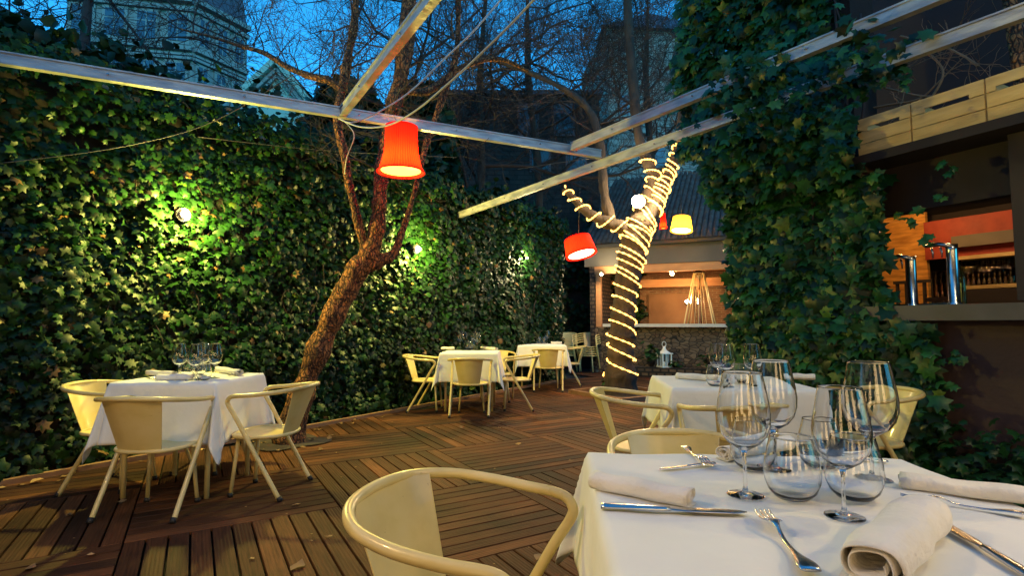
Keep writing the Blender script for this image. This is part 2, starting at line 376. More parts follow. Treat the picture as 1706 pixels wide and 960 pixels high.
# ---------------------------------------------------------------- ground and deck
struct(MB().quad((-300, -60, -.06), (300, -60, -.06), (300, 500, -.06), (-300, 500, -.06)).build('ground', 'ground'))
U1 = V((-.508, .861, 0)).normalized(); U2 = V((.861, .508, 0)).normalized()
WALL_A = V((-6.9, -.3, 0)); WD = V((.667, 1, 0)).normalized()          # foot line of the ivy wall
WALL_A = V((-2.49, 6.3, 0)) - WD * 8.6; WALL_L = 8.6 + 6.2
WN = V((WD.y, -WD.x, 0))                                               # towards the yard
def wall_side(p): return (V(p) - WALL_A).dot(WN)
mb = MB(); PS = 1.13; NB = 11; bw = PS / NB
for i in range(-4, 15):
    for j in range(-6, 12):
        a0 = 3.59 + (i - 3) * PS; b0 = -.29 + j * PS
        c = U1 * (a0 + PS / 2) + U2 * (b0 + PS / 2)
        if wall_side(c) < .1 or c.length > 16.5: continue
        along_u1 = (i + j) % 2 == 0
        for k in range(NB):
            h = -.022 + .022 + random.uniform(-.0012, .0012)
            g = .0052
            if along_u1: A, B, pa, pb = U1, U2, a0, b0 + k * bw
            else: A, B, pa, pb = U2, U1, b0, a0 + k * bw
            mb.tint = min(1, max(.01, random.gauss(.5, .22) + .12 * (random.random() < .2)))
            cen = A * (pa + PS / 2) + B * (pb + bw / 2) + V((0, 0, h - .011))
            hl = PS / 2 - .004; hb = bw / 2 - g; e = .002
            ro = random.uniform(0, 50)
            vs = []
            for (x, y, z) in [(-hl, -hb, -.011), (hl, -hb, -.011), (hl, hb, -.011), (-hl, hb, -.011),
                              (-hl, -hb, .008), (hl, -hb, .008), (hl, hb, .008), (-hl, hb, .008),
                              (-hl + e, -hb + e, .011), (hl - e, -hb + e, .011), (hl - e, hb - e, .011), (-hl + e, hb - e, .011)]:
                vs.append(cen + A * x + B * y + V((0, 0, z)))
            fs = [(0, 1, 5, 4), (1, 2, 6, 5), (2, 3, 7, 6), (3, 0, 4, 7), (4, 5, 9, 8), (5, 6, 10, 9), (6, 7, 11, 10), (7, 4, 8, 11), (8, 9, 10, 11)]
            uvs = [[(ro + (vs[q] - cen).dot(A), ro + (vs[q] - cen).dot(B)) for q in f] for f in fs]
            mb.add(vs, fs, False, uvs)
struct(mb.build('deck_floor', 'deck'))
mb = MB()
for k in range(0, 12):
    a = U1 * -6 + U2 * -8; 
mb.quad((-9, -2, -.045), (9, -2, -.045), (9, 20, -.045), (-9, 20, -.045))
struct(mb.build('soil_ground', 'under'))

# ---------------------------------------------------------------- ivy leaves
LEAF = [(0, -.5), (.16, -.22), (.42, -.28), (.33, .02), (.5, .30), (.2, .32), (.08, .5), (0, .40), (-.08, .5), (-.2, .32), (-.5, .30), (-.33, .02), (-.42, -.28), (-.16, -.22)]
def leaf(mb, p, n, down, size, tint, simple=False):
    n = n.normalized(); d = (down - n * down.dot(n)).normalized(); x = d.cross(n)
    out = LEAF if not simple else [LEAF[0], LEAF[2], LEAF[4], LEAF[7], LEAF[10], LEAF[12]]
    cup = random.uniform(.05, .22) * size; tw = random.uniform(-.12, .12) * size
    vs = [p + n * (cup * .5)]
    for a, b in out:
        r2 = a * a + b * b
        vs.append(p + x * (a * size) - d * (b * size) + n * (-cup * r2 * 2.2 + tw * a))
    k = len(out)
    mb.tint = max(.01, min(1, tint))
    mb.add(vs, [(0, 1 + i, 1 + (i + 1) % k) for i in range(k)], True)
def rv(s=1): return V((random.gauss(0, s), random.gauss(0, s), random.gauss(0, s)))

# ---------------------------------------------------------------- garden wall on the left with its ivy
WH = 3.25
wl = empty('garden_wall', WALL_A, 0, 'long dark garden wall under the thick ivy behind the left tables', 'wall')
m_ = MB(); a = V((0, 0, 0)); b = WD * WALL_L
m_.bar(a - WN * .2 + V((0, 0, WH / 2 - .05)), b - WN * .2 + V((0, 0, WH / 2 - .05)), .3, WH)
m_.build('wall_body', 'plaster_dark', wl)
m_ = MB().bar(a - WN * .2 + V((0, 0, WH + .01)), b - WN * .2 + V((0, 0, WH + .01)), .36, .06); m_.build('coping', 'sill_stone', wl)
ivy = empty('ivy', WALL_A, 0, 'dense dark green ivy covering the long wall behind the left tables', 'ivy')
mb = MB()
N = 42000
for q in range(N):
    s = random.random() ** .95 * WALL_L
    P0 = WALL_A + WD * s
    if P0.y < -.2: continue
    dist = P0.length
    z = random.uniform(.02, WH + .12)
    nz = mnoise.noise(V((s * .9, z * .9, 3))); n2 = mnoise.noise(V((s * 3.1, z * 3.1, 9)))
    thick = .06 + .16 * (nz + .5) + .08 * n2 + (.12 if z > WH - .2 else 0) + max(0, .3 - z) * .4
    gap = mnoise.noise(V((s * 1.7, z * 1.7, 21)))
    if gap > .34 and random.random() < .35: continue
    dep = thick * random.random() ** .35
    p = WD * s + WN * dep + V((0, 0, z)) + rv(.01)
    nn = WN * 1.0 + V((0, 0, random.uniform(-.1, .9))) + rv(.42)
    size = random.triangular(.03, .135, .07) if dist < 9 else random.uniform(.07, .12)
    leaf(mb, p, nn, V((0, 0, -1)) + rv(.35), size, random.gauss(.40, .17) + .35 * mnoise.noise(V((s * .8, z * .8, 40))) + (random.random() < .03) * .6, simple=dist > 8)
# bushy crest
for q in range(2600):
    s = random.uniform(4, WALL_L); z = WH + random.uniform(-.05, .05) + abs(random.gauss(0, .16)) * (1 + .8 * mnoise.noise(V((s * 1.3, 0, 0))))
    if s < 7.5: z += .12 * random.random()
    p = WD * s - WN * random.uniform(-.15, .35) + V((0, 0, z))
    leaf(mb, p, rv(1) + V((0, 0, .6)) + WN * .4, V((0, 0, -1)) + rv(.5), random.uniform(.07, .13), random.gauss(.35, .2), simple=True)
mb.build('leaves', 'ivy', ivy)
mb = MB()
for q in range(70):
    s = random.uniform(4.5, WALL_L - .3); z = random.uniform(0, .6); pts = []
    for k in range(9):
        pts.append(WD * s + WN * random.uniform(.01, .10) + V((0, 0, z))); s += random.uniform(-.18, .18); z += random.uniform(.15, .4)
        if z > WH: break
    mb.tube(smoothpath(pts, 3), random.uniform(.004, .010), 4)
mb.build('stems', 'twig', ivy)

# ---------------------------------------------------------------- dead leaves lying about
def dead(p, rz, size):
    m_ = MB(); m_.tint = random.uniform(.05, 1); k = 7; vs = [(0, 0, size * .12)]
    for i in range(k):
        a = 2 * pi * i / k; r = size * random.uniform(.3, .55) * (1.35 if i in (0, 4) else 1)
        vs.append((cos(a) * r, sin(a) * r * .7, size * random.uniform(.0, .3)))
    m_.add(vs, [(0, 1 + i, 1 + (i + 1) % k) for i in range(k)], True)
    o = m_.build('dead_leaf', 'dead_leaf'); o.location = p; o.rotation_euler = (0, 0, rz)
    tag(o, 'small dry brown leaf fallen on the wooden deck', 'leaf', 'dry leaves scattered on the deck')
for q in range(46):
    if q < 26: s = random.uniform(5.6, 9.8); p = WALL_A + WD * s + WN * random.uniform(.25, .55)
    else: p = V((random.uniform(-3.2, 1), random.uniform(2, 8), 0))
    dead((p.x, p.y, .004), random.uniform(0, 6), random.uniform(.04, .075))
for px, py, sz in ((497, 946, .09), (548, 895, .035), (420, 932, .03), (560, 755, .03), (60, 805, .1), (30, 790, .09), (120, 790, .08), (14, 800, .07), (150, 775, .07)):
    p = atz(px, py, .004); dead(p, random.uniform(0, 6), sz)

# ---------------------------------------------------------------- dark edging board along the wall
m_ = MB(); m_.bar(WALL_A + WD * 4 + WN * .30 + V((0, 0, .018)), WALL_A + WD * 14.2 + WN * .30 + V((0, 0, .018)), .05, .04)
tag(m_.build('edging_board', 'edge_wood'), 'long timber edging board at the foot of the ivy wall', 'edging')

# ---------------------------------------------------------------- chair
def rounded_back(t):
    pass
def make_chair():
    root = empty('chair')
    r = .0148
    half = [(.252, .185, .655), (.262, .15, .683), (.274, .04, .692), (.272, -.08, .704), (.235, -.19, .718), (.14, -.268, .730), (0, -.292, .735)]
    pts = [V(p) for p in half]; allp = [V((p.x, p.y, p.z)) for p in pts] + [V((-p.x, p.y, p.z)) for p in reversed(pts[:-1])]
    legR = [V((.243, -.185, .0)), V((.246, .03, .37)), V((.248, .13, .545)), V((.249, .178, .62))]
    legL = [V((-p.x, p.y, p.z)) for p in reversed(legR)]
    path = smoothpath(legR + allp + legL, 6)
    fr = MB().tube(path, r, 12)
    # seat side brackets and cross bars
    for s_ in (-1, 1):
        fr.tube([(s_ * .17, .03, .397), (s_ * .246, .045, .397)], .011, 8)
    fr.build('frame', 'chair_paint', root)
    # seat: rounded dished plate with a rolled rim
    n = 40; rim = []
    for k in range(n):
        a = 2 * pi * k / n; x = cos(a); y = sin(a)
        ex = .205 * math.copysign(abs(x) ** .8, x); ey = .195 * math.copysign(abs(y) ** .8, y)
        rim.append((ex * (1 + .06 * (y > 0)), .03 + ey, .405))
    st = MB()
    vs = [(0, .03, .400)]; rings = (.45, .8, .93, 1)
    for q, k in enumerate(rings):
        for p in rim: vs.append((p[0] * k, .03 + (p[1] - .03) * k, .401 + (.0, .002, .006, .008)[q]))
    fs = [(0, 1 + i, 1 + (i + 1) % n) for i in range(n)]
    for q in range(3):
        for i in range(n): fs.append((1 + q * n + i, 1 + (q + 1) * n + i, 1 + (q + 1) * n + (i + 1) % n, 1 + q * n + (i + 1) % n))
    st.add(vs, fs, True)
    st.add([(v[0], v[1], v[2] - .004) for v in vs], [tuple(reversed(f)) for f in fs], True)
    st.tube(rim, .0125, 10, closed=True)
    st.build('seat', 'chair_paint', root)
    # back panel: bent sheet, wide at the top
    bk = MB(); nu, nv = 14, 6; P = []
    for j in range(nv + 1):
        t = j / nv; z = .735 * t + .408 * (1 - t); wdt = .178 * t + .128 * (1 - t)
        yb = -.2915 * t + -.166 * (1 - t)
        for i in range(nu + 1):
            u = -1 + 2 * i / nu; x = wdt * u
            P.append(V((x, yb + (.062 * t + .030 * (1 - t)) * u * u, z - .008 * t * u * u)))
    for off, rev in ((.0016, False), (-.0016, True)):
        fs = []
        for j in range(nv):
            for i in range(nu):
                f = (j * (nu + 1) + i, j * (nu + 1) + i + 1, (j + 1) * (nu + 1) + i + 1, (j + 1) * (nu + 1) + i)
                fs.append(tuple(reversed(f)) if rev else f)
        bk.add([p + V((0, -off, 0)) for p in P], fs, True)
    for i in (0, nu):
        edge = [P[j * (nu + 1) + i] for j in range(nv + 1)]; bk.tube(edge, .0022, 6)
    bk.build('backrest', 'chair_paint', root)
    for s_ in (-1, 1):
        MB().tube([(s_ * .135, .165, .395), (s_ * .165, .195, .0)], .0125, 10).build('leg', 'chair_paint', root)
    for x, y, dy in ((.243, -.185, .012), (-.243, -.185, .012), (.166, .196, -.001), (-.166, .196, -.001)):
        MB().tube([(x, y - .004, -.0), (x, y + dy, .028)], .0175, 10).build('foot_cap', 'chair_cap', root)
    return root
chair0 = make_chair(); used = [False]
GC = {'l': 'chairs at the left table by the ivy', 'm': 'chairs at the middle table', 'f': 'chairs at the far table', 'r': 'chairs at the second right table', 'n': 'chairs at the nearest table', 's': 'chairs stacked behind the far table'}
def chair(x, y, face, label, g, z=0, rx=0):
    """face: heading in degrees the sitter looks, 0 = +Y, 90 = +X"""
    c = copy_tree(chair0) if used[0] else chair0; used[0] = True
    c.location = (x, y, z); c.rotation_euler = (radians(rx), 0, -radians(face)); tag(c, label, 'chair', GC[g]); return c
chair(-2.23, 3.41, 0, 'cream metal chair with its back to the camera at the left table by the ivy', 'l')
chair(-1.70, 3.86, -88, 'cream metal armchair on the tree side of the left table, seen in profile', 'l')
chair(-2.88, 3.95, 92, 'cream metal chair between the left table and the ivy, half under the cloth', 'l')
chair(-2.46, 4.42, 180, 'cream chair on the hidden far side of the left table', 'l')
chair(-.53, 6.90, 1, 'cream metal chair with its back to the camera at the middle table', 'm')
chair(-1.17, 7.32, 95, 'cream metal armchair on the ivy side of the middle table', 'm')
chair(.085, 7.43, -93, 'cream metal armchair on the right side of the middle table, legs splayed', 'm')
chair(-.22, 8.2, 176, 'cream metal chair on the far side of the middle table', 'm')
chair(.63, 9.37, 5, 'cream metal chair with its back to the camera at the far table', 'f')
chair(1.12, 10.3, -85, 'cream metal chair on the right of the far table before the stacked chairs', 'f')
chair(1.25, 3.07, 2, 'pale metal chair between the two right tables, its back to the camera', 'r')
chair(2.33, 3.58, -95, 'pale green-lit metal chair at the right end of the second right table', 'r')
chair(.80, 3.44, 103, 'pale metal chair at the left end of the second right table', 'r')
chair(.63, 1.90, 180, 'metal chair on the far side of the nearest table, facing the camera', 'n')
chair(-.09, 1.37, 110, 'large yellow-lit metal armchair nearest the camera at bottom centre', 'n')
words = ['bottom', 'second from the bottom', 'middle', 'second from the top', 'topmost']
for k in range(5):
    chair(1.28 + .0, 13.0 - .045 * k * 0 + .03 * k, 205, 'cream metal chair, ' + words[k] + ' of the left stack behind the far table', 's', z=.05 * k)
for k in range(5):
    chair(1.83, 12.9 + .03 * k, 205, 'cream metal chair, ' + words[k] + ' of the right stack behind the far table', 's', z=.05 * k)

# ---------------------------------------------------------------- tables and cloths
def make_table(cx, cy, w_, l_, rz, label, h=.772):
    t = empty('table', (cx, cy, 0), rz, label, 'table', 'restaurant tables under white cloths')
    MB().box((0, 0, h - .0135), w_ - .01, l_ - .01, .025).build('tabletop', 'edge_wood', t)
    MB().tube([(-w_ / 2 + .08, 0, h - .05), (w_ / 2 - .08, 0, h - .05)], .015, 8).build('apron', 'chair_paint', t)
    for sx in (-1, 1):
        for sy in (-1, 1):
            MB().tube([(sx * (w_ / 2 - .07), sy * (l_ / 2 - .07), 0), (sx * (w_ / 2 - .07), sy * (l_ / 2 - .07), h - .026)], .017, 10).build('leg', 'chair_paint', t)
def make_cloth(cx, cy, w_, l_, rz, D, label, seed, h=.775, flare=.07):
    rnd = random.Random(seed); m_ = MB(); ph = [rnd.uniform(0, 6.28) for _ in range(8)]
    hw, hl = w_ / 2, l_ / 2
    n = 64 if seed < 13 else 30; k = 18
    def coord(n_, half):                                   # grid lines: dense skirts, moderate top
        a = [-half - D * (1 - i / k) for i in range(k)]
        b = [-half + 2 * half * i / n_ for i in range(n_ + 1)]
        c = [half + D * (i + 1) / k for i in range(k)]
        return a + b + c
    X = coord(n, hw); Y = coord(n, hl); vs = []
    for y in Y:
        for x in X:
            ax = max(0, abs(x) - hw); ay = max(0, abs(y) - hl); sx = math.copysign(1, x); sy = math.copysign(1, y)
            bx = max(-hw, min(hw, x)); by = max(-hl, min(hl, y)); R = .008
            if ax == 0 and ay == 0:
                z = h + .0012 * sin(9 * x + ph[0]) * sin(7 * y + ph[1]) + .0010 * sin(23 * x + 11 * y + ph[6])
                # pressed folds from the laundry
                z += .0035 * math.exp(-(abs(x - w_ * .17) / .007)) + .0045 * math.exp(-(abs(y + l_ * .12) / .007)) + .0034 * mnoise.noise(V((x * 5, y * 5, seed))) + .0010 * mnoise.noise(V((x * 16, y * 7, seed)))
                vs.append((x, y, z)); continue
            r = hypot(ax, ay); phi = atan2(ay, ax)          # 0: over the x edge, 90: over the y edge
            corner = sin(2 * phi) if (ax > 0 and ay > 0) else 0
            t = r / D
            if corner == 0:
                q = y if ax > 0 else x; side = ph[2] if ax > 0 else ph[3]
                al = flare + .05 * sin(q * 10 + side) * t + .03 * sin(q * 23 + side * 2) * t
                # near the corner the cloth swings out
                e = (abs(q) / (hl if ax > 0 else hw)) ** 6; al += .06 * e
            else:
                al = flare + .06 + .12 * corner ** 1.3 + .07 * sin(6 * phi + ph[4]) * corner
                al = min(al, .32)
            az = phi + .0
            ox = cos(az) * sx * (1 if ax > 0 else 0); oy = sin(az) * sy * (1 if ay > 0 else 0)
            if ax > 0 and ay > 0:
                # fold: azimuth keeps between the two sides with a sharp crease
                az2 = pi / 2 * (0.5 + .5 * math.copysign(abs(phi / (pi / 4) - 1) ** .6, phi - pi / 4)); ox = cos(az2) * sx; oy = sin(az2) * sy
                r = r * (1 - .06 * corner)
            rr = max(0, r - .0)
            down = rr * cos(al); out = rr * sin(al)
            rnd_ = min(1, r / .02)
            vs.append((bx + ox * (out + R * rnd_), by + oy * (out + R * rnd_), h - down - .0 + 0))
    W_ = len(X); fs = []
    for j in range(len(Y) - 1):
        for i in range(W_ - 1): fs.append((j * W_ + i, j * W_ + i + 1, (j + 1) * W_ + i + 1, (j + 1) * W_ + i))
    m_.add(vs, fs, True)
    o = m_.build('tablecloth', 'cloth'); o.location = (cx, cy, 0); o.rotation_euler = (0, 0, rz)
    so_ = o.modifiers.new('Solidify', 'SOLIDIFY'); so_.thickness = .0012; so_.offset = 1
    tag(o, label, 'tablecloth', 'white tablecloths'); return o
TOP = .7775
TABS = {
 'n': (.645, 1.215, .90, .83, radians(-5), .30, 'white cloth draped over the nearest table at the bottom right', 'nearest dining table, hidden under its white cloth at bottom right'),
 'r': (1.45, 3.66, .86, .80, radians(-6), .32, 'white cloth over the second table on the right, behind the tall glasses', 'dining table under a cloth between the nearest table and the ivy pillar'),
 'l': (-2.325, 3.95, .70, .69, 0, .40, 'white cloth with hanging corners on the left table by the ivy', 'dining table on the left under a cloth with long hanging corners'),
 'm': (-.57, 7.53, .76, .74, radians(-1), .38, 'white cloth on the middle table beyond the leaning tree', 'dining table in the middle beyond the leaning tree'),
 'f': (.53, 10.08, .86, .74, radians(2), .38, 'white cloth on the far table before the stacked chairs', 'dining table farthest off, before the stacked chairs'),
}
for i, (k, (cx, cy, w_, l_, rz, D, lc, lt)) in enumerate(TABS.items()):
    make_table(cx, cy, w_, l_, rz, lt); make_cloth(cx, cy, w_, l_, rz, D, lc, 11 + i)

# ---------------------------------------------------------------- glassware
def wine_mesh():
    h = .262
    outer = [(.0005, .0), (.034, .0), (.0368, .0002), (.0375, .0012), (.0368, .0022), (.034, .0026), (.018, .0050), (.009, .0075), (.0065, .010), (.0042, .02), (.0036, .05), (.0038, .082), (.0065, .094), (.018, .101),
             (.034, .112), (.047, .130), (.0535, .152), (.0545, .175), (.0515, .20), (.046, .23), (.0412, .257), (.0406, .2605), (.0403, h)]
    inner = [(.0399, h), (.0397, .2605), (.0402, .257), (.045, .23), (.0505, .20), (.0535, .175), (.0525, .152), (.046, .131), (.033, .1135), (.017, .1035), (.0005, .100)]
    return MB().lathe(outer + inner, n=40)
def tumbler_mesh():
    h = .132
    outer = [(.0005, .0), (.022, .0), (.034, .004), (.047, .018), (.0545, .038), (.0565, .055), (.054, .08), (.048, .108), (.0430, h - .004), (.0427, h - .001), (.0424, h)]
    inner = [(.0418, h), (.0416, h - .001), (.0419, h - .004), (.047, .108), (.053, .08), (.0553, .055), (.0533, .039), (.046, .020), (.033, .008), (.0005, .006)]
    return MB().lathe(outer + inner, n=40)
wine0 = wine_mesh().build('wine_glass', 'glass'); tum0 = tumbler_mesh().build('tumbler', 'glass')
fresh = {'w': True, 't': True}
def put(kind, p, label, group, scale=1.0):
    src = wine0 if kind == 'w' else tum0
    o = src if fresh[kind] else src.copy()
    if not fresh[kind]: COL.objects.link(o)
    fresh[kind] = False
    o.location = (p[0], p[1], p[2]); o.rotation_euler = (0, 0, random.random() * 6); o.scale = (scale,) * 3
    tag(o, label, 'wine glass' if kind == 'w' else 'tumbler', group)
GN = 'glasses on the nearest table'
NT = .7775
put('w', atz(1242, 826, NT), 'tall stemmed wine glass on the nearest table, in front on the left beside the fork', GN, 1.07)
put('w', atz(1407, 862, NT), 'tall stemmed wine glass nearest the camera, its foot beside the big rolled napkin', GN, 1.0)
put('w', atz(1290, 784, NT), 'tall stemmed wine glass at the back left of the nearest table cluster', GN, 1.12)
put('w', atz(1455, 800, NT), 'tall stemmed wine glass at the back right of the nearest table cluster', GN, 1.13)
put('t', atz(1321, 832, NT), 'stemless round tumbler in the middle of the front row on the nearest table', GN, 1.05)
put('t', atz(1424, 832, NT), 'stemless round tumbler behind the nearest wine glass on the right', GN, 1.05)
put('t', atz(1254, 782, NT), 'stemless tumbler standing behind the left wine glass of the nearest table', GN, 1.0)
put('t', atz(1368, 780, NT), 'stemless tumbler half hidden at the back of the nearest table cluster', GN, 1.0)
GR = 'glasses on the second right table'
put('w', atz(1197, 640, NT), 'wine glass leftmost on the second right table', GR, 1)
put('w', atz(1210, 645, NT), 'wine glass second from left on the second right table', GR, 1)
put('w', atz(1255, 643, NT), 'wine glass rightmost on the second right table, standing apart', GR, 1)
put('t', atz(1192, 644, NT), 'tumbler leftmost on the second right table', GR, 1)
put('t', atz(1235, 641, NT), 'tumbler in the middle of the second right table', GR, 1)
GL = 'glasses on the left table'
for k, (px, py) in enumerate(((298, 631), (325, 634), (337, 628), (357, 630))):
    put('w', atz(px, py, NT), 'wine glass, %s on the left table by the ivy' % ('leftmost', 'second from left', 'third from left', 'rightmost')[k], GL, .95)
for k, (px, py) in enumerate(((312, 627), (340, 634), (331, 626))):
    put('t', atz(px, py, NT), 'tumbler, %s among the wine glasses on the left table' % ('leftmost', 'rightmost', 'middle one')[k], GL, .85)
GM = 'glasses on the middle table'
for k, (px, py) in enumerate(((767, 582), (773, 580), (789, 580), (795, 583))):
    put('w', atz(px, py, NT), 'wine glass, %s on the middle table' % ('leftmost', 'second from left', 'third from left', 'rightmost')[k], GM, 1)
for k, (px, py) in enumerate(((779, 583), (786, 583))):
    put('t', atz(px, py, NT), 'tumbler, %s of two on the middle table' % ('left', 'right')[k], GM, 1)
GF = 'glasses on the far table'
for k, (px, py) in enumerate(((892, 572), (912, 573))):
    put('w', atz(px, py, NT), 'wine glass, %s of two on the far table' % ('left', 'right')[k], GF, 1)
for k, (px, py) in enumerate(((898, 573), (906, 573))):
    put('t', atz(px, py, NT), 'tumbler, %s of two on the far table' % ('left', 'right')[k], GF, 1)

# ---------------------------------------------------------------- rolled napkins
def napkin(a, b, w_, h_, turns, label, loose=0, seed=1, gap=.004, zoff=0):
    """roll lying from a to b (table points); flattened spiral section w_ wide h_ high"""
    rnd = random.Random(seed); a = V(a); b = V(b); L = (b - a).length; N_ = 64; th = .0022
    ang = atan2(b.y - a.y, b.x - a.x)
    prof = []
    for i in range(N_ + 1):
        t = i / N_; an = -pi / 2 + 2 * pi * turns * t
        k = 1 - (1 - .28 - loose) * t ** .9
        rx = w_ / 2 * k - gap * 0; ry = h_ / 2 * k
        x = rx * math.copysign(abs(cos(an)) ** .8, cos(an)); z = ry * math.copysign(abs(sin(an)) ** .8, sin(an))
        z += .0015 * sin(an * 3 + seed); x += .0015 * sin(an * 2 + seed * 2)
        prof.append((x, z + h_ / 2))
    # outer flap lying on the cloth
    prof = [(-w_ * .42 - loose * .02, .0015), (-w_ * .2, .001)] + prof
    prof = [(p[0], max(.001, p[1])) for p in prof]
    n = len(prof); S = 14; vs = []
    nrm = []
    for i in range(n):
        p0 = prof[max(i - 1, 0)]; p1 = prof[min(i + 1, n - 1)]; dx = p1[0] - p0[0]; dz = p1[1] - p0[1]; l = hypot(dx, dz) or 1
        nrm.append((dz / l, -dx / l))
    m_ = MB()
    for side in (0, 1):
        for j in range(S + 1):
            y = L * j / S - L / 2; sag = 1 + .03 * sin(j * 1.3 + seed)
            wob = .0025 * sin(j * .9 + seed * 3)
            for i in range(n):
                off = 0 if side == 0 else th
                x = prof[i][0] * sag - nrm[i][0] * off * 1 + wob; z = prof[i][1] * (1 + .05 * sin(j * .8 + seed)) - nrm[i][1] * off * 1
                endj = (.003 * sin(i * .35 + seed) if j in (0, S) else 0)
                vs.append((x, y + endj, max(.0006, z)))
    fs = []; W_ = n; B = (S + 1) * n
    for j in range(S):
        for i in range(n - 1):
            f = (j * W_ + i, j * W_ + i + 1, (j + 1) * W_ + i + 1, (j + 1) * W_ + i)
            fs.append(tuple(reversed(f))); fs.append(tuple(B + q for q in f))
    for j in (0, S):
        for i in range(n - 1):
            f = (j * W_ + i, j * W_ + i + 1, B + j * W_ + i + 1, B + j * W_ + i); fs.append(f if j == 0 else tuple(reversed(f)))
    m_.add(vs, fs, True)
    o = m_.build('napkin', 'napkin'); c = (a + b) / 2; o.location = (c.x, c.y, c.z + zoff); o.rotation_euler = (0, 0, ang - pi / 2)
    tag(o, label, 'napkin', 'rolled white napkins')
napkin(atz(990, 812, NT), atz(1152, 845, NT), .058, .040, 2.6, 'long rolled napkin at the left edge of the nearest table', 0, 2)
napkin(atz(1448, 985, NT), atz(1538, 884, NT), .098, .074, 2.3, 'thick loosely rolled napkin, open end to the camera, beside the nearest glass', .16, 5)
napkin(atz(1500, 812, NT), atz(1790, 850, NT), .07, .036, 2.4, 'long rolled napkin along the right edge of the nearest table', .05, 7)
napkin(atz(1204, 768, NT), atz(1312, 748, NT), .062, .042, 2.4, 'rolled napkin at the far side of the nearest table behind the glasses', .03, 9)
napkin(atz(1128, 631, NT), atz(1196, 636, NT), .06, .045, 2.3, 'rolled napkin at the left of the second right table', 0, 3)
napkin(atz(1315, 632, NT), atz(1358, 634, NT), .06, .045, 2.3, 'rolled napkin at the right of the second right table', 0, 4)
napkin(atz(247, 626, NT), atz(290, 628, NT), .06, .045, 2.3, 'rolled napkin back left on the left table', 0, 6)
napkin(atz(262, 634, NT), atz(322, 633, NT), .06, .045, 2.3, 'rolled napkin front left on the left table', 0, 8)
napkin(atz(362, 620, NT), atz(400, 627, NT), .06, .050, 2.3, 'rolled napkin at the right of the left table', 0, 10)
napkin(atz(735, 583, NT), atz(757, 583, NT), .07, .045, 2.3, 'rolled napkin at the left of the middle table', 0, 11)
napkin(atz(803, 582, NT), atz(827, 584, NT), .07, .045, 2.3, 'rolled napkin at the right of the middle table', 0, 12)
napkin(atz(867, 573, NT), atz(884, 573, NT), .07, .045, 2.3, 'rolled napkin at the left of the far table', 0, 13)
napkin(atz(918, 573, NT), atz(936, 573, NT), .07, .045, 2.3, 'rolled napkin at the right of the far table', 0, 14)

# ---------------------------------------------------------------- cutlery
def fork_mesh():
    L = .20; m_ = MB()
    pts = []; rs = []
    for i in range(26):
        t = i / 25; y = t * .145
        z = .0035 + .010 * math.exp(-((t - .93) / .16) ** 2) + .004 * math.exp(-((t - .1) / .2) ** 2)
        w_ = .0095 * math.exp(-((t - .08) / .22) ** 2) + .0030 + .0085 * max(0, (t - .80) / .2) ** 2
        pts.append((0, y, z)); rs.append((w_ , .0014 + .0008 * (1 - t)))
    m_.tube(pts, rs, 12, up=(0, 0, 1))
    for k in range(4):
        x = (-1.5 + k) * .0064
        m_.tube([(x * .85, .139, .0135), (x, .150, .0105), (x, .170, .0060), (x, .188, .0062), (x * .98, .198, .0085)], [(.0029, .0014), (.0022, .0013), (.0018, .0012), (.0016, .001), (.0007, .0005)], 8, up=(0, 0, 1))
    return m_
def knife_mesh():
    m_ = MB(); pts = []; rs = []
    for i in range(14):
        t = i / 13; pts.append((0, t * .105, .0055)); rs.append((.0085 - .0025 * t + .001 * sin(t * pi), .0042 - .0010 * t))
    m_.tube(pts, rs, 14, up=(0, 0, 1))
    pts = []; rs = []
    for i in range(18):
        t = i / 17; w_ = (.0055 + .0045 * min(1, t * 4)) * (1 if t < .75 else max(.08, sqrt(max(0, 1 - ((t - .75) / .25) ** 2))))
        pts.append((-.002 * t, .103 + t * .115, .0050)); rs.append((w_, .0011))
    m_.tube(pts, rs, 10, up=(0, 0, 1))
    return m_
fork0 = fork_mesh().build('fork', 'steel'); knife0 = knife_mesh().build('knife', 'steel'); fr2 = {'f': True, 'k': True}
def cutlery(kind, a, b, label, roll=0, tilt=0, z=None, s=None):
    """from handle end a to tip b"""
    src = fork0 if kind == 'f' else knife0; o = src if fr2[kind] else src.copy()
    if not fr2[kind]: COL.objects.link(o)
    fr2[kind] = False
    a = V(a); b = V(b); L = (b - a).length; base = .198 if kind == 'f' else .218
    o.location = (a.x, a.y, NT + .001 if z is None else z); o.rotation_euler = (tilt, roll, atan2(b.y - a.y, b.x - a.x) - pi / 2)
    s = s or max(.8, min(1.35, L / base)); o.scale = (s, s, s)
    tag(o, label, 'fork' if kind == 'f' else 'knife', 'cutlery on the tables')
cutlery('k', atz(1001, 850, NT), atz(1262, 862, NT), 'long table knife lying under the left napkin on the nearest table')
cutlery('f', atz(1352, 968, NT), atz(1254, 844, NT), 'fork with its tines up across the knife on the nearest table', z=NT + .006)
cutlery('k', atz(1745, 985, NT), atz(1555, 868, NT), 'dark table knife at the bottom right corner of the nearest table')
cutlery('f', atz(1710, 864, NT), atz(1500, 832, NT), 'fork lying along the right napkin of the nearest table', z=NT + .002)
cutlery('f', atz(1140, 750, NT), atz(1185, 785, NT), 'fork at the far left corner of the nearest table', z=NT + .003)
cutlery('k', atz(1190, 775, NT), atz(1098, 785, NT), 'knife crossing the fork at the far left corner of the nearest table')
cutlery('f', atz(1332, 756, NT), atz(1405, 778, NT), 'fork seen through the glasses at the back of the nearest table')
cutlery('k', atz(1478, 772, NT), atz(1395, 770, NT), 'knife seen through the glasses at the back of the nearest table')
cutlery('k', atz(310, 636, NT), atz(345, 630, NT), 'knife on the front edge of the left table')
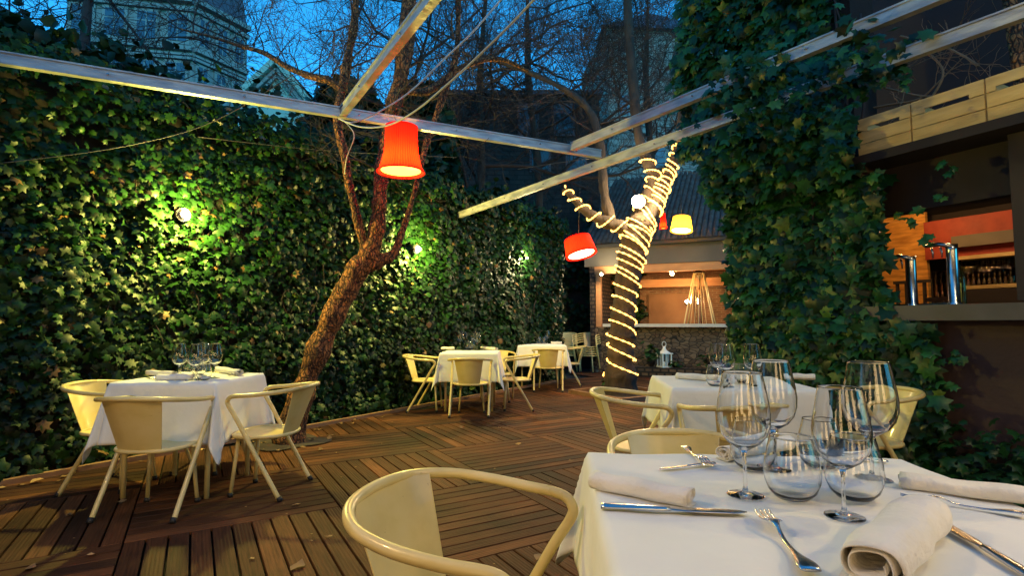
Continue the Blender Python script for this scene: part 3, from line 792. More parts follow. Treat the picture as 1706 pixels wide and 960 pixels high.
cutlery('f', atz(412, 623, NT), atz(378, 629, NT), 'fork beside the right napkin on the left table')
cutlery('f', atz(245, 631, NT), atz(262, 634, NT), 'fork beside the left napkins on the left table')
cutlery('k', atz(770, 585, NT), atz(800, 585, NT), 'knife on the front edge of the middle table')

# ---------------------------------------------------------------- trees
def twigs(mb, p, d, r, L, depth, nseg=4, spread=.75, up=.15, minr=.0022, sides=4, kids=2):
    pts = [V(p)]; d = d.normalized(); rs = [r]; rc = r
    for i in range(nseg):
        d = (d + rv(.22) + V((0, 0, up * .3))).normalized(); pts.append(pts[-1] + d * (L / nseg)); rc = max(minr, r * (1 - .55 * (i + 1) / nseg)); rs.append(rc)
        if depth > 0:
            for _ in range(kids if i else 1):
                if random.random() < .8:
                    ax = d.orthogonal(); ax.rotate(Matrix.Rotation(random.uniform(0, 2 * pi), 3, d)); nd = (d + ax * spread * random.uniform(.6, 1.4) + V((0, 0, up)))
                    twigs(mb, pts[-1], nd, max(minr, rc * .6), L * random.uniform(.45, .75), depth - 1, nseg, spread, up, minr, max(3, sides - 1), kids)
    mb.tube(pts, rs, sides, cap=False)
def limb(mb, P, R, k=16, n=14, lump=.0):
    path = smoothpath(P, k); rs = smoothval(R, k)
    if lump: rs = [r * (1 + lump * mnoise.noise(V((i * .14, r * 50, 1)))) for i, r in enumerate(rs)]
    b0 = len(mb.v); mb.tube(path, rs, n if max(rs) < .04 else n * 3)
    if max(rs) >= .04:
        nn_ = n * 3
        for i in range(len(path)):
            for q_ in range(nn_):
                v = V(mb.v[b0 + i * nn_ + q_]); c = path[i]; w3 = V((v.x * 26, v.y * 26, v.z * 11))
                dsp = .10 * mnoise.noise(w3) + .10 * mnoise.noise(V((v.x * 7, v.y * 7, v.z * 4))) + .05 * mnoise.noise(w3 * 2.3)
                mb.v[b0 + i * nn_ + q_] = tuple(c + (v - c) * (1 + dsp))
    return path, rs
def px2r(w_, y): return w_ / 2 * y / F
# leaning tree
Yt = 5.35
def T(px, py, dy=0): return aty(px, py, Yt + dy)
tree = empty('leaning_tree', T(483, 735), 0, 'leaning forked tree with rough orange-lit bark beside the left table', 'tree')
o0 = tree.location.copy()
bpy.context.view_layer.update()
tb = MB(); lb = MB()
base = T(478, 745)
trunk = [V((base.x, base.y, -.05)), T(500, 665), T(530, 585), T(562, 512), T(594, 452), T(617, 418), T(630, 370), T(634, 310), T(640, 250), T(655, 180), T(675, 90), T(682, 0), T(686, -90)]
tr_r = [px2r(x, Yt) for x in (52, 40, 35, 36, 38, 32, 23, 22, 21, 23, 27, 25, 22)]
limb(tb, [p - o0 for p in trunk], tr_r, lump=.35)
L1 = [T(612, 430), T(600, 385, -.05), T(592, 350, -.08), T(580, 300, -.1), T(575, 262, -.1), T(563, 200, -.1), T(575, 120, 0), T(590, 40, .1), T(594, -40, .1)]
limb(lb, [p - o0 for p in L1], [px2r(x, Yt) for x in (20, 16, 15, 14, 13, 15, 15, 13, 11)], lump=.3)
L2 = [T(608, 446), T(632, 434, .05), T(655, 424, .1), T(667, 395, .15), T(682, 350, .2), T(697, 295, .2), T(712, 235, .25), T(738, 160, .3), T(760, 90, .3), T(764, 0, .3), T(768, -60, .3)]
limb(lb, [p - o0 for p in L2], [px2r(x, Yt) for x in (28, 22, 18, 11, 9, 9, 10, 11, 11, 10, 8)], lump=.3)
L3 = [T(572, 150), T(548, 134, .1), T(515, 126, .2), T(480, 112, .3), T(440, 88, .4), T(400, 76, .5), T(350, 60, .6), T(300, 48, .7)]
p3, _ = limb(lb, [p - o0 for p in L3], [px2r(x, Yt) for x in (17, 14, 12, 10, 9, 7, 5, 3)], lump=.2)
L4 = [T(680, 150), T(715, 150, .2), T(770, 112, .4), T(830, 98, .6), T(880, 118, .8)]
p4, _ = limb(lb, [p - o0 for p in L4], [px2r(x, Yt) for x in (16, 13, 10, 9, 5)], lump=.2)
tb.build('trunk', 'bark', tree); lb.build('limbs', 'bark', tree)
m_ = MB(); cc = V((o0.x - .02, o0.y, .0125)); m_.add([cc] + [cc + V((cos(a) * (.36 + .06 * sin(3 * a + 1)), sin(a) * (.34 + .05 * cos(4 * a)), 0)) for a in [2 * pi * q / 28 for q in range(28)]], [(0, 1 + q, 1 + (q + 1) % 28) for q in range(28)], True)
struct(m_.build('soil_patch', 'soil'))
for q in range(9): dead((cc.x + random.uniform(-.4, .4), cc.y + random.uniform(-.45, .3), .014), random.uniform(0, 6), random.uniform(.04, .08))
tw = MB()
for p in p3[16::8]: twigs(tw, p, V((random.uniform(-1, 1), .2, random.uniform(.2, 1.2))), .008, .55, 2, up=.1)
for p in p4[10::8]: twigs(tw, p, V((random.uniform(-1, 1), .2, random.uniform(.0, 1.2))), .008, .6, 2, up=.1)
for P_ in (L1, L2, trunk):
    for p in P_[-5:]:
        for _ in range(3): twigs(tw, p - o0, V((random.uniform(-1, 1), random.uniform(-.3, 1), random.uniform(-.1, .9))), .011, .8, 2, up=.05)
tw.build('twigs', 'twig', tree)
# bare branches top left
tl = empty('bare_branches', aty(60, 200, 6.8), 0, 'bare dark branches with a few leaves against the sky at the upper left', 'tree')
o0 = tl.location.copy(); tw = MB()
for P_, r0 in (([(150, -40), (190, 10), (225, 55), (265, 110), (315, 160), (350, 200)], .022), ([(-30, -10), (30, 25), (85, 30), (140, 10), (190, -30)], .014), ([(250, -30), (310, 30), (360, 55), (420, 80)], .016), ([(20, -30), (18, 30), (60, 110), (70, 180)], .012), ([(400, 90), (330, 66), (270, 62), (215, 70)], .012), ([(120, 5), (100, 60), (60, 100), (20, 120)], .009)):
    path, _ = limb(tw, [aty(x, y, 6.8) - o0 for x, y in P_], [r0 * (1 - .6 * i / (len(P_) - 1)) for i in range(len(P_))], n=8)
    for p in path[3::6]:
        twigs(tw, p, V((random.uniform(-1, 1), random.uniform(-.4, .4), random.uniform(-.8, 1))), .008, .65, 2, up=0, minr=.003)
# trunk of it, standing behind the wall
tw.tube([aty(120, 420, 6.8) * 1 - o0 - V((0, 0, 2)), aty(130, 200, 6.8) - o0, aty(150, -40, 6.8) - o0], [.09, .07, .05], 8)
tw.build('branches', 'twig', tl)
lf = MB()
for q in range(420):
    px = random.choice((random.gauss(130, 50), random.gauss(60, 60), random.uniform(150, 500)))
    py = 55 + px * .33 + random.gauss(0, 26) if px < 420 else 150 + (px - 420) * .6 + random.gauss(0, 16)
    leaf(lf, aty(px, py, 6.8 + random.uniform(-.2, .2)) - o0, rv(1) + V((0, -1, 0)), V((0, 0, -1)) + rv(.5), random.uniform(.07, .14), random.gauss(.3, .2), simple=True)
lf.build('leaves', 'ivy', tl)

# bare trees beyond the wall
def bare_tree(name, px, Y, h, r, lean, label, n1=9, depth=3, low=.45, spreadx=1.0, L=2.2, seed=0):
    random.seed(seed)
    p0 = aty(px, 560, Y); p0.z = 0
    t = empty(name, p0, 0, label, 'tree', 'bare trees beyond the wall'); m_ = MB(); top = V((lean, .2, h))
    pts = [V((0, 0, -.05)), V((lean * .2, 0, h * .25)), V((lean * .45 + .1, 0, h * .5)), V((lean * .75 - .05, .1, h * .75)), top]
    path, rs = limb(m_, pts, [r, r * .8, r * .65, r * .5, r * .25], n=10, lump=.2)
    m_.build('trunk', 'dark_bark', t); c = MB()
    for i in range(n1):
        k = int((low + (1 - low) * i / n1) * (len(path) - 1)); a = random.uniform(0, 2 * pi)
        twigs(c, path[k], V((cos(a) * 1.2 * spreadx, sin(a) * .7, random.uniform(.15, .9))), rs[k] * .5, L * random.uniform(.8, 1.2), depth, nseg=5, spread=.8, up=.12, minr=.0036, kids=2)
    c.build('branches', 'twig', t)
bare_tree('bare_tree', 640, 11.0, 8.5, .16, .3, 'bare tree behind the leaning tree, left of the other bare crowns', 10, 3, .45, seed=3)
bare_tree('bare_tree', 780, 12.5, 9.5, .15, .4, 'bare tree with a dense net of twigs above the middle of the wall', 12, 3, .42, L=2.6, seed=5)
bare_tree('bare_tree', 900, 13.5, 10, .16, -.3, 'bare tree whose twigs fill the sky left of the grey tower', 12, 3, .42, L=2.6, seed=8)
bare_tree('bare_tree', 1080, 16, 11, .18, .2, 'bare tree standing in front of the grey stone tower', 9, 3, .45, L=2.4, seed=9)
random.seed(21)

# tree wrapped in lights
Yf = 8.9
def G(px, py, dy=0): return aty(px, py, Yf + dy)
ft = empty('wrapped_tree', V((G(1035, 655).x, Yf, 0)), 0, 'tree wound with glowing fairy lights from root to branches', 'tree'); o0 = ft.location.copy()
tb = MB(); lb = MB()
FT = [V((G(1035, 660).x, Yf, -.05)), G(1034, 600), G(1036, 550), G(1041, 500), G(1048, 450), G(1057, 405), G(1066, 375)]
FR = [px2r(x, Yf) for x in (56, 42, 37, 37, 40, 46, 44)]
tpath, trad = limb(tb, [p - o0 for p in FT], FR, lump=.25)
BR = [G(1070, 385), G(1092, 345, -.05), G(1104, 312, -.05), G(1117, 285), G(1127, 255), G(1131, 235), G(1136, 200), G(1144, 120, .1), G(1150, 30, .2), G(1152, -60, .2)]
rpath, rrad = limb(lb, [p - o0 for p in BR], [px2r(x, Yf) for x in (32, 24, 20, 17, 16, 15, 15, 15, 13, 11)], lump=.2)
BM = [G(1064, 372), G(1078, 335, .1), G(1090, 300, .12), G(1078, 268, .15), G(1064, 225, .2), G(1056, 150, .25), G(1048, 60, .3), G(1044, -60, .3)]
mpath, mrad = limb(lb, [p - o0 for p in BM], [px2r(x, Yf) for x in (34, 26, 22, 18, 16, 17, 16, 13)], lump=.2)
BL = [G(1060, 398), G(1035, 378), G(1010, 370), G(985, 358), G(965, 342), G(950, 325), G(938, 315)]
lpath, lrad = limb(lb, [p - o0 for p in BL], [px2r(x, Yf) for x in (32, 24, 20, 15, 13, 10, 7)], lump=.2)
BL2 = [G(1020, 372), G(1008, 330, .1), G(1004, 285, .2), G(1000, 240, .3), G(985, 190, .4), G(955, 158, .5), G(900, 128, .6), G(840, 105, .7), G(800, 90, .8)]
qpath, qrad = limb(lb, [p - o0 for p in BL2], [px2r(x, Yf) for x in (18, 16, 15, 14, 13, 11, 9, 8, 5)], lump=.2)
tb.build('trunk', 'dark_bark', ft); lb.build('limbs', 'dark_bark', ft)
tw = MB()
for path, k0 in ((qpath, 53), (rpath, 90), (mpath, 64)):
    for p in path[k0::5]: twigs(tw, p, V((random.uniform(-1, 1), random.uniform(-.3, .6), random.uniform(-.2, 1))), .010, .95, 2, up=.06, minr=.003)
tw.build('twigs', 'twig', ft)
def helix(path, rad, i0, i1, turns, ph=0, lift=.026):
    out = []; n = int(turns * 30)
    for k in range(n + 1):
        t = i0 + (i1 - i0) * k / n; i = min(int(t), len(path) - 2); f = t - i
        c = path[i].lerp(path[i + 1], f); r = rad[i] * (1 - f) + rad[i + 1] * f; d = (path[i + 1] - path[i]).normalized()
        x = d.cross(V((0, 1, 0))).normalized(); y = d.cross(x)
        a = ph - 2 * pi * k / 30 + .10 * sin(k * .41)
        out.append(c + x * cos(a) * (r + lift) + y * sin(a) * (r + lift) + d * (cos(a) * r * .28 + .09 * mnoise.noise(V((k * .05, ph * 7, 3))) + .012 * sin(k * .23)))
    return out
ls = empty('fairy_lights', o0, 0, 'warm glowing rope of fairy lights wound round the tree', 'fairy lights')
m_ = MB()
for path, rad, i0, i1, tn, ph in ((tpath, trad, 8, len(tpath) - 2, 13, 0), (rpath, rrad, 5, 83, 14, 1), (mpath, mrad, 5, 50, 5.5, 2), (tpath, trad, 60, len(tpath) - 2, 4, 2.2), (rpath, rrad, 5, 40, 4, 3.3), (lpath, lrad, 8, len(lpath) - 2, 6.5, 0)):
    hp = helix(path, rad, i0, i1, tn, ph); m_.tube(hp, [.0050 + .0110 * (k % 2) for k in range(len(hp))], 6)
m_.build('rope_light', 'rope', ls)
# added point lights without fixtures carry the rope's light
for p in (G(1020, 590, -.5), G(1030, 500, -.5), G(1055, 420, -.5), G(1105, 300, -.4), G(975, 350, -.4)):
    l = bpy.data.lights.new('rope_glow', 'POINT'); l.energy = 3; l.color = (1, .60, .18); l.shadow_soft_size = .12
    lo = bpy.data.objects.new('rope_glow', l); COL.objects.link(lo); lo.parent = ls; lo.location = p - o0
# tree pit frame, soil and a little plant
c0 = V((G(1040, 660).x, Yf - .05, 0))
m_ = MB()
for sgn in (-1, 1):
    m_.bar(c0 + U1 * (sgn * .62) - U2 * .66 + V((0, 0, .03)), c0 + U1 * (sgn * .62) + U2 * .66 + V((0, 0, .03)), .05, .07)
    m_.bar(c0 + U2 * (sgn * .62) - U1 * .59 + V((0, 0, .028)), c0 + U2 * (sgn * .62) + U1 * .59 + V((0, 0, .028)), .05, .07)
tag(m_.build('tree_pit_frame', 'edge_wood'), 'square wooden frame on the deck round the foot of the lit tree', 'tree pit frame')
m_ = MB(); m_.quad(*[c0 + U1 * a * .59 + U2 * b * .59 + V((0, 0, .012)) for a, b in ((-1, -1), (1, -1), (1, 1), (-1, 1))])
struct(m_.build('soil_patch', 'soil'))
def plant(px, py, z, n, size, label, mtl='ivy', spread=.18, h=.22, kerb=False):
    p = atz(px, py, z)
    if kerb: p = on_shed(px, py, -.42); p.z = .211
    t = empty('plant', p, 0, label, 'plant'); l_ = MB(); s_ = MB()
    for q in range(n):
        a = random.uniform(0, 2 * pi); r = random.random() ** .6 * spread; hh = random.uniform(.25, 1) * h
        tip = V((cos(a) * r, sin(a) * r, hh)); s_.tube([V((cos(a) * r * .2, sin(a) * r * .2, 0)), tip * .6 + V((0, 0, .02)), tip], [.004, .003, .002], 4)
        leaf(l_, tip, V((cos(a) * .6, sin(a) * .6, 1)) + rv(.3), V((cos(a), sin(a), -.3)), size * random.uniform(.7, 1.3), random.gauss(.6, .2), simple=True)
    l_.build('leaves', mtl, t); s_.build('stems', 'twig', t)
plant(1030, 648, .02, 60, .10, 'small leafy plant at the foot of the lit tree', spread=.3, h=.3)

# bright bulb in the fork of the tree
def bulb_lamp(p, r, mtl, energy, col, label, back=None, soft=None):
    t = empty('bulb_lamp', p, 0, label, 'lamp'); 
    m_ = MB(); m_.sphere((0, 0, 0), r, 16, 10); m_.build('bulb', mtl, t)
    b = back or V((0, .1, 0)); m_ = MB(); d = b.normalized(); m_.tube([d * (r * .8), d * (r * .8 + .05), b], [r * .6, r * .5, .01], 10); m_.build('socket', 'black_metal', t)
    m_ = MB(); ux = d.orthogonal().normalized(); uy = d.cross(ux)
    vs = [d * (r + .035)] + [d * (r + .035 - .03 * q) + (ux * cos(2 * pi * k / 20) + uy * sin(2 * pi * k / 20)) * (r * (1.0 + .8 * q)) for q in (0, 1) for k in range(20)]
    m_.add(vs, [(0, 1 + k, 1 + (k + 1) % 20) for k in range(20)] + [(1 + k, 21 + k, 21 + (k + 1) % 20, 1 + (k + 1) % 20) for k in range(20)], True); m_.build('reflector', 'steel', t)
    l = bpy.data.lights.new('lamp_light', 'POINT'); l.energy = energy; l.color = col; l.shadow_soft_size = soft or r * 1.2
    lo = bpy.data.objects.new('lamp_light', l); COL.objects.link(lo); lo.parent = t; lo.location = -d * (r * 1.6 + .03)
    return t
bulb_lamp(G(1065, 335, -.32), .06, 'bulb_star', 95, (1, .72, .34), 'brilliant white lamp high in the fork of the lit tree', V((0, .25, .02)))

# wall lamps in the ivy
def on_wall(px, py, off=.3): return atp(px, py, WALL_A + WN * off, WN)
bulb_lamp(on_wall(309, 357, .30), .036, 'bulb_warm', 130, (1, .84, .16), 'bright yellow wall lamp in the ivy at the left above the left table', -WN * .25)
bulb_lamp(on_wall(697, 415, .30), .036, 'bulb_warm', 110, (1, .82, .18), 'bright yellow wall lamp in the ivy just right of the leaning tree', -WN * .25)
bulb_lamp(on_wall(878, 430, .26), .016, 'bulb_warm', 32, (1, .8, .4), 'small lamp half buried in the ivy near the far end of the wall', -WN * .15)

# ---------------------------------------------------------------- pergola beams
PZ = 3.0
def beam(a, b, label, h=.085, w_=.05, z=0):
    a = V(a); b = V(b); c = (a + b) / 2; t = empty('pergola_beam', c, 0, label, 'beam', 'pale pergola beams overhead')
    hw = w_ / 2; hh = h / 2; l = .012
    prof = [(-hw, -hh), (hw, -hh), (hw, -hh + l), (hw - .008, -hh + l), (hw - .008, hh - l), (hw, hh - l), (hw, hh), (-hw, hh), (-hw, hh - l), (-hw + .008, hh - l), (-hw + .008, -hh + l), (-hw, -hh + l)]
    MB().ext(prof, a - c + V((0, 0, z)), b - c + V((0, 0, z))).build('channel', 'beam', t)
    d = (b - a).normalized(); x_ = d.cross(V((0, 0, 1))).normalized(); L_ = (b - a).length
    for sgn in (-1, 1):
        m_ = MB()
        for k in range(1, int(L_ / .9) + 1):
            q = a + d * (k * .9 - .3) - c + V((0, 0, z)) + x_ * sgn * (hw - .007)
            m_.tube([q, q + x_ * sgn * .010], .008, 6)
        m_.build('rivets', 'steel', t)
    return t
A1, A2 = atz(4, 97, PZ), atz(1000, 257, PZ); dA = (A2 - A1).normalized(); A1 = A1 - dA * .9
bA = beam(A1, A2, 'long pale beam running from the upper left corner across the yard', .09, .055)
B1, B2 = atz(568, 190, PZ), atz(716, 0, PZ); dB = (B2 - B1).normalized()
beam(B1 + dB * .032, B2 + dB * 2.2, 'blue-lit beam rising from the junction above the red lamp to the top edge', .085, .055, .0)
C1, C2 = atz(760, 351, PZ), atz(1200, 184, PZ); dC = (C2 - C1).normalized()
beam(C1 - dC * .0, C2 + dC * 3.6, 'lower of two parallel beams, its free end over the middle of the wall', .09, .055, -.092)
D1, D2 = atz(950, 246, PZ), atz(1540, 2, PZ); dD = (D2 - D1).normalized()
beam(D1 + dD * .032, D2 + dD * 2.4, 'upper of two parallel beams, joined to the long beam and buried in ivy', .085, .055, .0)
for p, d, lb_ in ((B1, dB, 'steel bracket bolted at the beam junction above the leaning tree'), (D1, dD, 'steel bracket bolted at the beam junction left of the lit tree')):
    t = empty('bracket', p, 0, lb_, 'bracket'); s_ = d.cross(V((0, 0, 1))).normalized()
    m_ = MB(); m_.bar(s_ * -.062 + d * .036, s_ * -.032 + d * .036, .004, .075); m_.bar(s_ * -.0305 + d * .036, s_ * -.0305 + d * .10, .004, .075); m_.build('plate', 'steel', t)
    for k in (-1, 1):
        q = s_ * -.0325 + d * .07 + V((0, 0, .018 * k)); MB().tube([q, q - s_ * .008], .006, 6).build('bolt', 'steel', t)

# ---------------------------------------------------------------- shaded hanging lamps
def hang_lamp(p, rt, rb, h, label, shade, glow, en, col, cord=.3, tilt=(0, 0), flare=True, lcat='pendant lamp'):
    """p = centre of the lower rim"""
    t = empty('hanging_lamp', p, 0, label, lcat, 'shaded lamps hung in the yard'); n = 96; K = 14
    R = Matrix.Rotation(tilt[0], 3, 'X') @ Matrix.Rotation(tilt[1], 3, 'Y')
    m_ = MB(); vs = []; fs = []
    for j in range(K + 1):
        u = j / K
        r = (rb + (rt - rb) * min(1, u * 1.0) ** .5) if flare else rb + (rt - rb) * u
        if flare: r -= .12 * rt * sin(pi * u) * .8
        for k in range(n):
            a = 2 * pi * k / n; rr = r * (1 + (.014 if k % 2 else -.004)); vs.append(R @ V((rr * cos(a), rr * sin(a), h * u)))
    for j in range(K):
        for k in range(n): fs.append((j * n + k, j * n + (k + 1) % n, (j + 1) * n + (k + 1) % n, (j + 1) * n + k))
    for k in range(n):
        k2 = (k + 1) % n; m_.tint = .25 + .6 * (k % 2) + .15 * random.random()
        m_.add([vs[j * n + q] for j in range(K + 1) for q in (k, k2)], [(2 * j, 2 * j + 1, 2 * j + 3, 2 * j + 2) for j in range(K)], True)
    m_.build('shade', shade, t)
    m_ = MB(); ring = [R @ V((rb * 1.01 * cos(2 * pi * k / 40), rb * 1.01 * sin(2 * pi * k / 40), 0)) for k in range(40)]; m_.tint = 1; m_.tube(ring, .006, 6, closed=True); m_.build('rim', shade, t); m_ = MB(); m_.tint = 1
    ring = [R @ V((rt * cos(2 * pi * k / 40), rt * sin(2 * pi * k / 40), h)) for k in range(40)]; m_.tube(ring, .005, 6, closed=True)
    m_.build('rim', shade, t)
    m_ = MB(); m_.add([R @ V((0, 0, .02))] + [R @ V((rb * .84 * cos(2 * pi * k / 40), rb * .84 * sin(2 * pi * k / 40), .014)) for k in range(40)], [(0, 1 + (k + 1) % 40, 1 + k) for k in range(40)], True)
    m_.build('diffuser', glow, t)
    m_ = MB(); m_.tube([R @ V((0, 0, h * .75)), V((0, 0, h + cord))], .005, 6)
    for a in (0, pi / 2): m_.tube([R @ V((rt * cos(a), rt * sin(a), h)), R @ V((-rt * cos(a), -rt * sin(a), h))], .003, 5)
    m_.build('cord', 'black_metal', t)
    l = bpy.data.lights.new('lamp_light', 'POINT'); l.energy = en; l.color = col; l.shadow_soft_size = .03
    lo = bpy.data.objects.new('lamp_light', l); COL.objects.link(lo); lo.parent = t; lo.location = R @ V((0, 0, h * .20))
    l = bpy.data.lights.new('lamp_light', 'SPOT'); l.energy = en * .9; l.color = col; l.shadow_soft_size = rb * .5; l.spot_size = radians(150); l.spot_blend = .6
    lo = bpy.data.objects.new('lamp_light', l); COL.objects.link(lo); lo.parent = t; lo.location = R @ V((0, 0, -.02))
    return t
q = atz(668, 205, PZ - .05); Yl = q.y
p = aty(668, 287, Yl)
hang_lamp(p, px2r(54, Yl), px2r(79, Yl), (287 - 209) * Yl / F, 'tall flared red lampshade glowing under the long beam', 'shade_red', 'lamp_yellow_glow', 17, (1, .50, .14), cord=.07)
p = aty(969, 425, 7.6)
hang_lamp(p, px2r(44, 7.6), px2r(52, 7.6), 30 * 7.6 / F, 'small tilted red drum lamp hanging left of the lit tree', 'shade_red', 'lamp_white_glow', 10, (1, .3, .08), cord=1.15, tilt=(-.22, -.22), flare=False)
p = aty(1135, 385, 11.2)
hang_lamp(p, px2r(28, 11.2), px2r(36, 11.2), 24 * 11.2 / F, 'small yellow drum lamp hanging before the tiled roof', 'shade_yellow', 'lamp_white_glow', 14, (1, .7, .2), cord=1.0, tilt=(-.12, .1), flare=False)
p = aty(1105, 381, 11.0)
hang_lamp(p, px2r(8, 11.), px2r(13, 11.), 26 * 11.0 / F, 'narrow orange-red lamp just right of the lit trunk', 'shade_red', 'lamp_yellow_glow', 6, (1, .4, .1), cord=1.0)
# cables
def cable(P, r, label, mtl='cable_white', name='cable'):
    m_ = MB(); m_.tube(smoothpath(P, 8), r, 6); tag(m_.build(name, mtl), label, 'cable', 'cables strung overhead')
j0 = B1 + V((.0, -.05, -.06))
cable([j0, aty(600, 211, 4.3), aty(645, 209, 4.1), aty(690, 186, 3.8), aty(740, 145, 3.5), aty(800, 90, 3.2), aty(870, 20, 2.9), aty(930, -50, 2.6)], .007, 'sagging pale cable, the lower of two, from the beam junction to the upper right')
cable([j0 + V((.01, 0, 0)), aty(585, 204, 4.4), aty(620, 192, 4.4), aty(680, 155, 4.3), aty(740, 98, 4.2), aty(790, 50, 4.1), aty(850, -20, 4.)], .007, 'pale cable, the upper of two, curving up from the beam junction')
cable([on_wall(0, 272, .35), on_wall(210, 243, .5), atz(360, 200, 3.0) * 1.0, aty(520, 105, 4.8), aty(620, 50, 4.8), aty(700, 0, 4.8)], .004, 'thin dark wire rising across the ivy towards the leaning tree', 'wire_dark')
cable([on_wall(330, 228, .35), on_wall(560, 252, .45), on_wall(760, 262, .4)], .003, 'thin wire stretched level across the upper ivy', 'wire_dark')
cable([aty(969, 395, 7.6) + V((0, 0, 1.1)) + V((-.9, .9, .15)), aty(969, 395, 7.6) + V((0, 0, .9)) + V((0, 0, .23)), G(1020, 260, 0), G(1055, 215, .2)], .004, 'thin wire carrying the small red drum lamp', 'wire_dark')
cable([G(1090, 300, 0), aty(1105, 381, 11.0) + V((0, 0, 1.33)), aty(1135, 385, 11.2) + V((0, 0, 1.3)), aty(1230, 300, 10.5)], .004, 'thin wire carrying the yellow and orange lamps', 'wire_dark')
cable([aty(572, 200, 4.5), aty(590, 225, 4.5), aty(578, 262, 4.6), aty(574, 290, 4.8)], .004, 'short loose wire hanging from the beam junction', 'cable_white')

# ---------------------------------------------------------------- garden bar with tiled roof at the back
S0 = V((2.0, 12.95, 0)); SE = V((.9, -.43, 0)).normalized(); SN = V((SE.y, -SE.x, 0))      # SN faces the yard
if SN.y > 0: SN = -SN
def S(a, d, z): return SE * a - SN * d + V((0, 0, z))        # a along, d depth inwards
sh = empty('garden_bar', S0, 0, 'low tiled-roof garden bar with an orange lit hatch at the back of the yard', 'building')
LN = 4.4
def wallquad(m_, a0, a1, d, z0, z1, flip=False):
    m_.quad(S(a0, d, z0), S(a1, d, z0), S(a1, d, z1), S(a0, d, z1), [(a0, z0), (a1, z0), (a1, z1), (a0, z1)])
def sbox(m_, a0, a1, d0, d1, z0, z1):
    vs = [S(a, d, z) for a in (a0, a1) for d in (d0, d1) for z in (z0, z1)]
    fs = [(0, 1, 3, 2), (4, 6, 7, 5), (0, 4, 5, 1), (2, 3, 7, 6), (0, 2, 6, 4), (1, 5, 7, 3)]; L_ = [(a, d, z) for a in (a0, a1) for d in (d0, d1) for z in (z0, z1)]
    ax = [(1, 2)] * 2 + [(0, 2)] * 2 + [(0, 1)] * 2
    m_.add(vs, fs, False, [[(L_[i][ax[k][0]], L_[i][ax[k][1]]) for i in f] for k, f in enumerate(fs)])
m_ = MB(); sbox(m_, 0, LN, 0, .2, 0, 1.08); m_.build('low_wall', 'rubble', sh)
m_ = MB(); sbox(m_, 0.25, LN, -.22, .35, 1.09, 1.16); m_.build('counter', 'sill_stone', sh)
m_ = MB(); sbox(m_, 0, LN, 2.0, 2.2, 0, 3.0); m_.build('back_wall', 'warm_brick', sh)
m_ = MB(); sbox(m_, .9, 2.05, 1.93, 1.995, 1.0, 1.95); m_.build('plaster_panel', 'shed_plaster', sh)
m_ = MB(); sbox(m_, -.12, 0, 0, 2.2, 0, 3.0); m_.build('side_wall', 'dark_brick', sh)
m_ = MB(); sbox(m_, LN, LN + .12, 0, 2.2, 0, 3.0); m_.build('side_wall', 'dark_brick', sh)
m_ = MB(); sbox(m_, .02, .14, .02, .14, 1.085, 2.5); m_.build('post', 'shed_wood', sh)
m_ = MB(); sbox(m_, 0, LN, .0, .12, 2.36, 2.54); m_.build('lintel', 'shed_wood', sh)
m_ = MB(); sbox(m_, 0.01, LN - .01, .13, 1.99, 2.5, 2.54); m_.build('ceiling_boards', 'shed_wood', sh)
m_ = MB(); sbox(m_, 0, LN, 1.5, 1.6, 2.1, 2.3); m_.build('roof_beam', 'shed_wood', sh)
m_ = MB(); sbox(m_, -.25, LN + .2, -.02, .0, 2.545, 2.98); m_.build('fascia', 'fascia', sh)
m_ = MB(); sbox(m_, -.3, LN + .25, -.14, -.025, 2.98, 3.06); m_.build('gutter', 'gutter', sh)
# tiled roof: rows of barrel tiles
m_ = MB(); rows = 16; nt_ = 40
for i in range(rows):
    d0 = -.15 + i * .2; z0 = 3.06 + i * .145
    for k in range(nt_):
        a = -.3 + k * (LN + .6) / nt_; wd = (LN + .6) / nt_
        j_ = random.uniform(-.012, .012); pts = []
        for e_ in (0, 1):
            for q in range(5):
                an = pi * q / 4; rr = wd * .5 * (1 if e_ == 0 else .85)
                pts.append(S(a + wd / 2 - cos(an) * rr, d0 + e_ * .25 + j_, z0 + e_ * .18 + sin(an) * .055 + .02))
        m_.add(pts, [(q, q + 1, 5 + q + 1, 5 + q) for q in range(4)] + [(4, 3, 2, 1, 0)], True)
m_.quad(S(-.3, -.15, 3.05), S(LN + .3, -.15, 3.05), S(LN + .3, 3.05, 5.37), S(-.3, 3.05, 5.37))
m_.build('tiled_roof', 'tile', sh)
m_ = MB(); 
m_.add([S(-.12, 0, 3.0), S(-.12, 3.0, 3.0), S(-.12, 3.0, 5.3)], [(0, 1, 2)]); m_.add([S(LN + .1, 0, 3.0), S(LN + .1, 3.0, 3.0), S(LN + .1, 3.0, 5.3)], [(0, 1, 2)])
sbox(m_, -.1, LN + .1, 2.95, 3.05, 0, 5.3)
m_.build('gable', 'dark_brick', sh)
def on_shed(px, py, d=0): return atp(px, py, S0 - SN * d, SN)
pl = on_shed(1145, 503, .9)
bulb_lamp(pl, .045, 'bulb_star', 16, (1, .55, .18), 'small glowing bulb standing on the counter of the garden bar', V((0, 0, -.2)))
p_ = on_shed(1120, 470, .35); p_.z = 2.33
bulb_lamp(p_, .04, 'bulb_warm', 14, (1, .5, .15), 'round ceiling bulb under the ceiling of the garden bar left of the heater', V((0, 0, .13)))
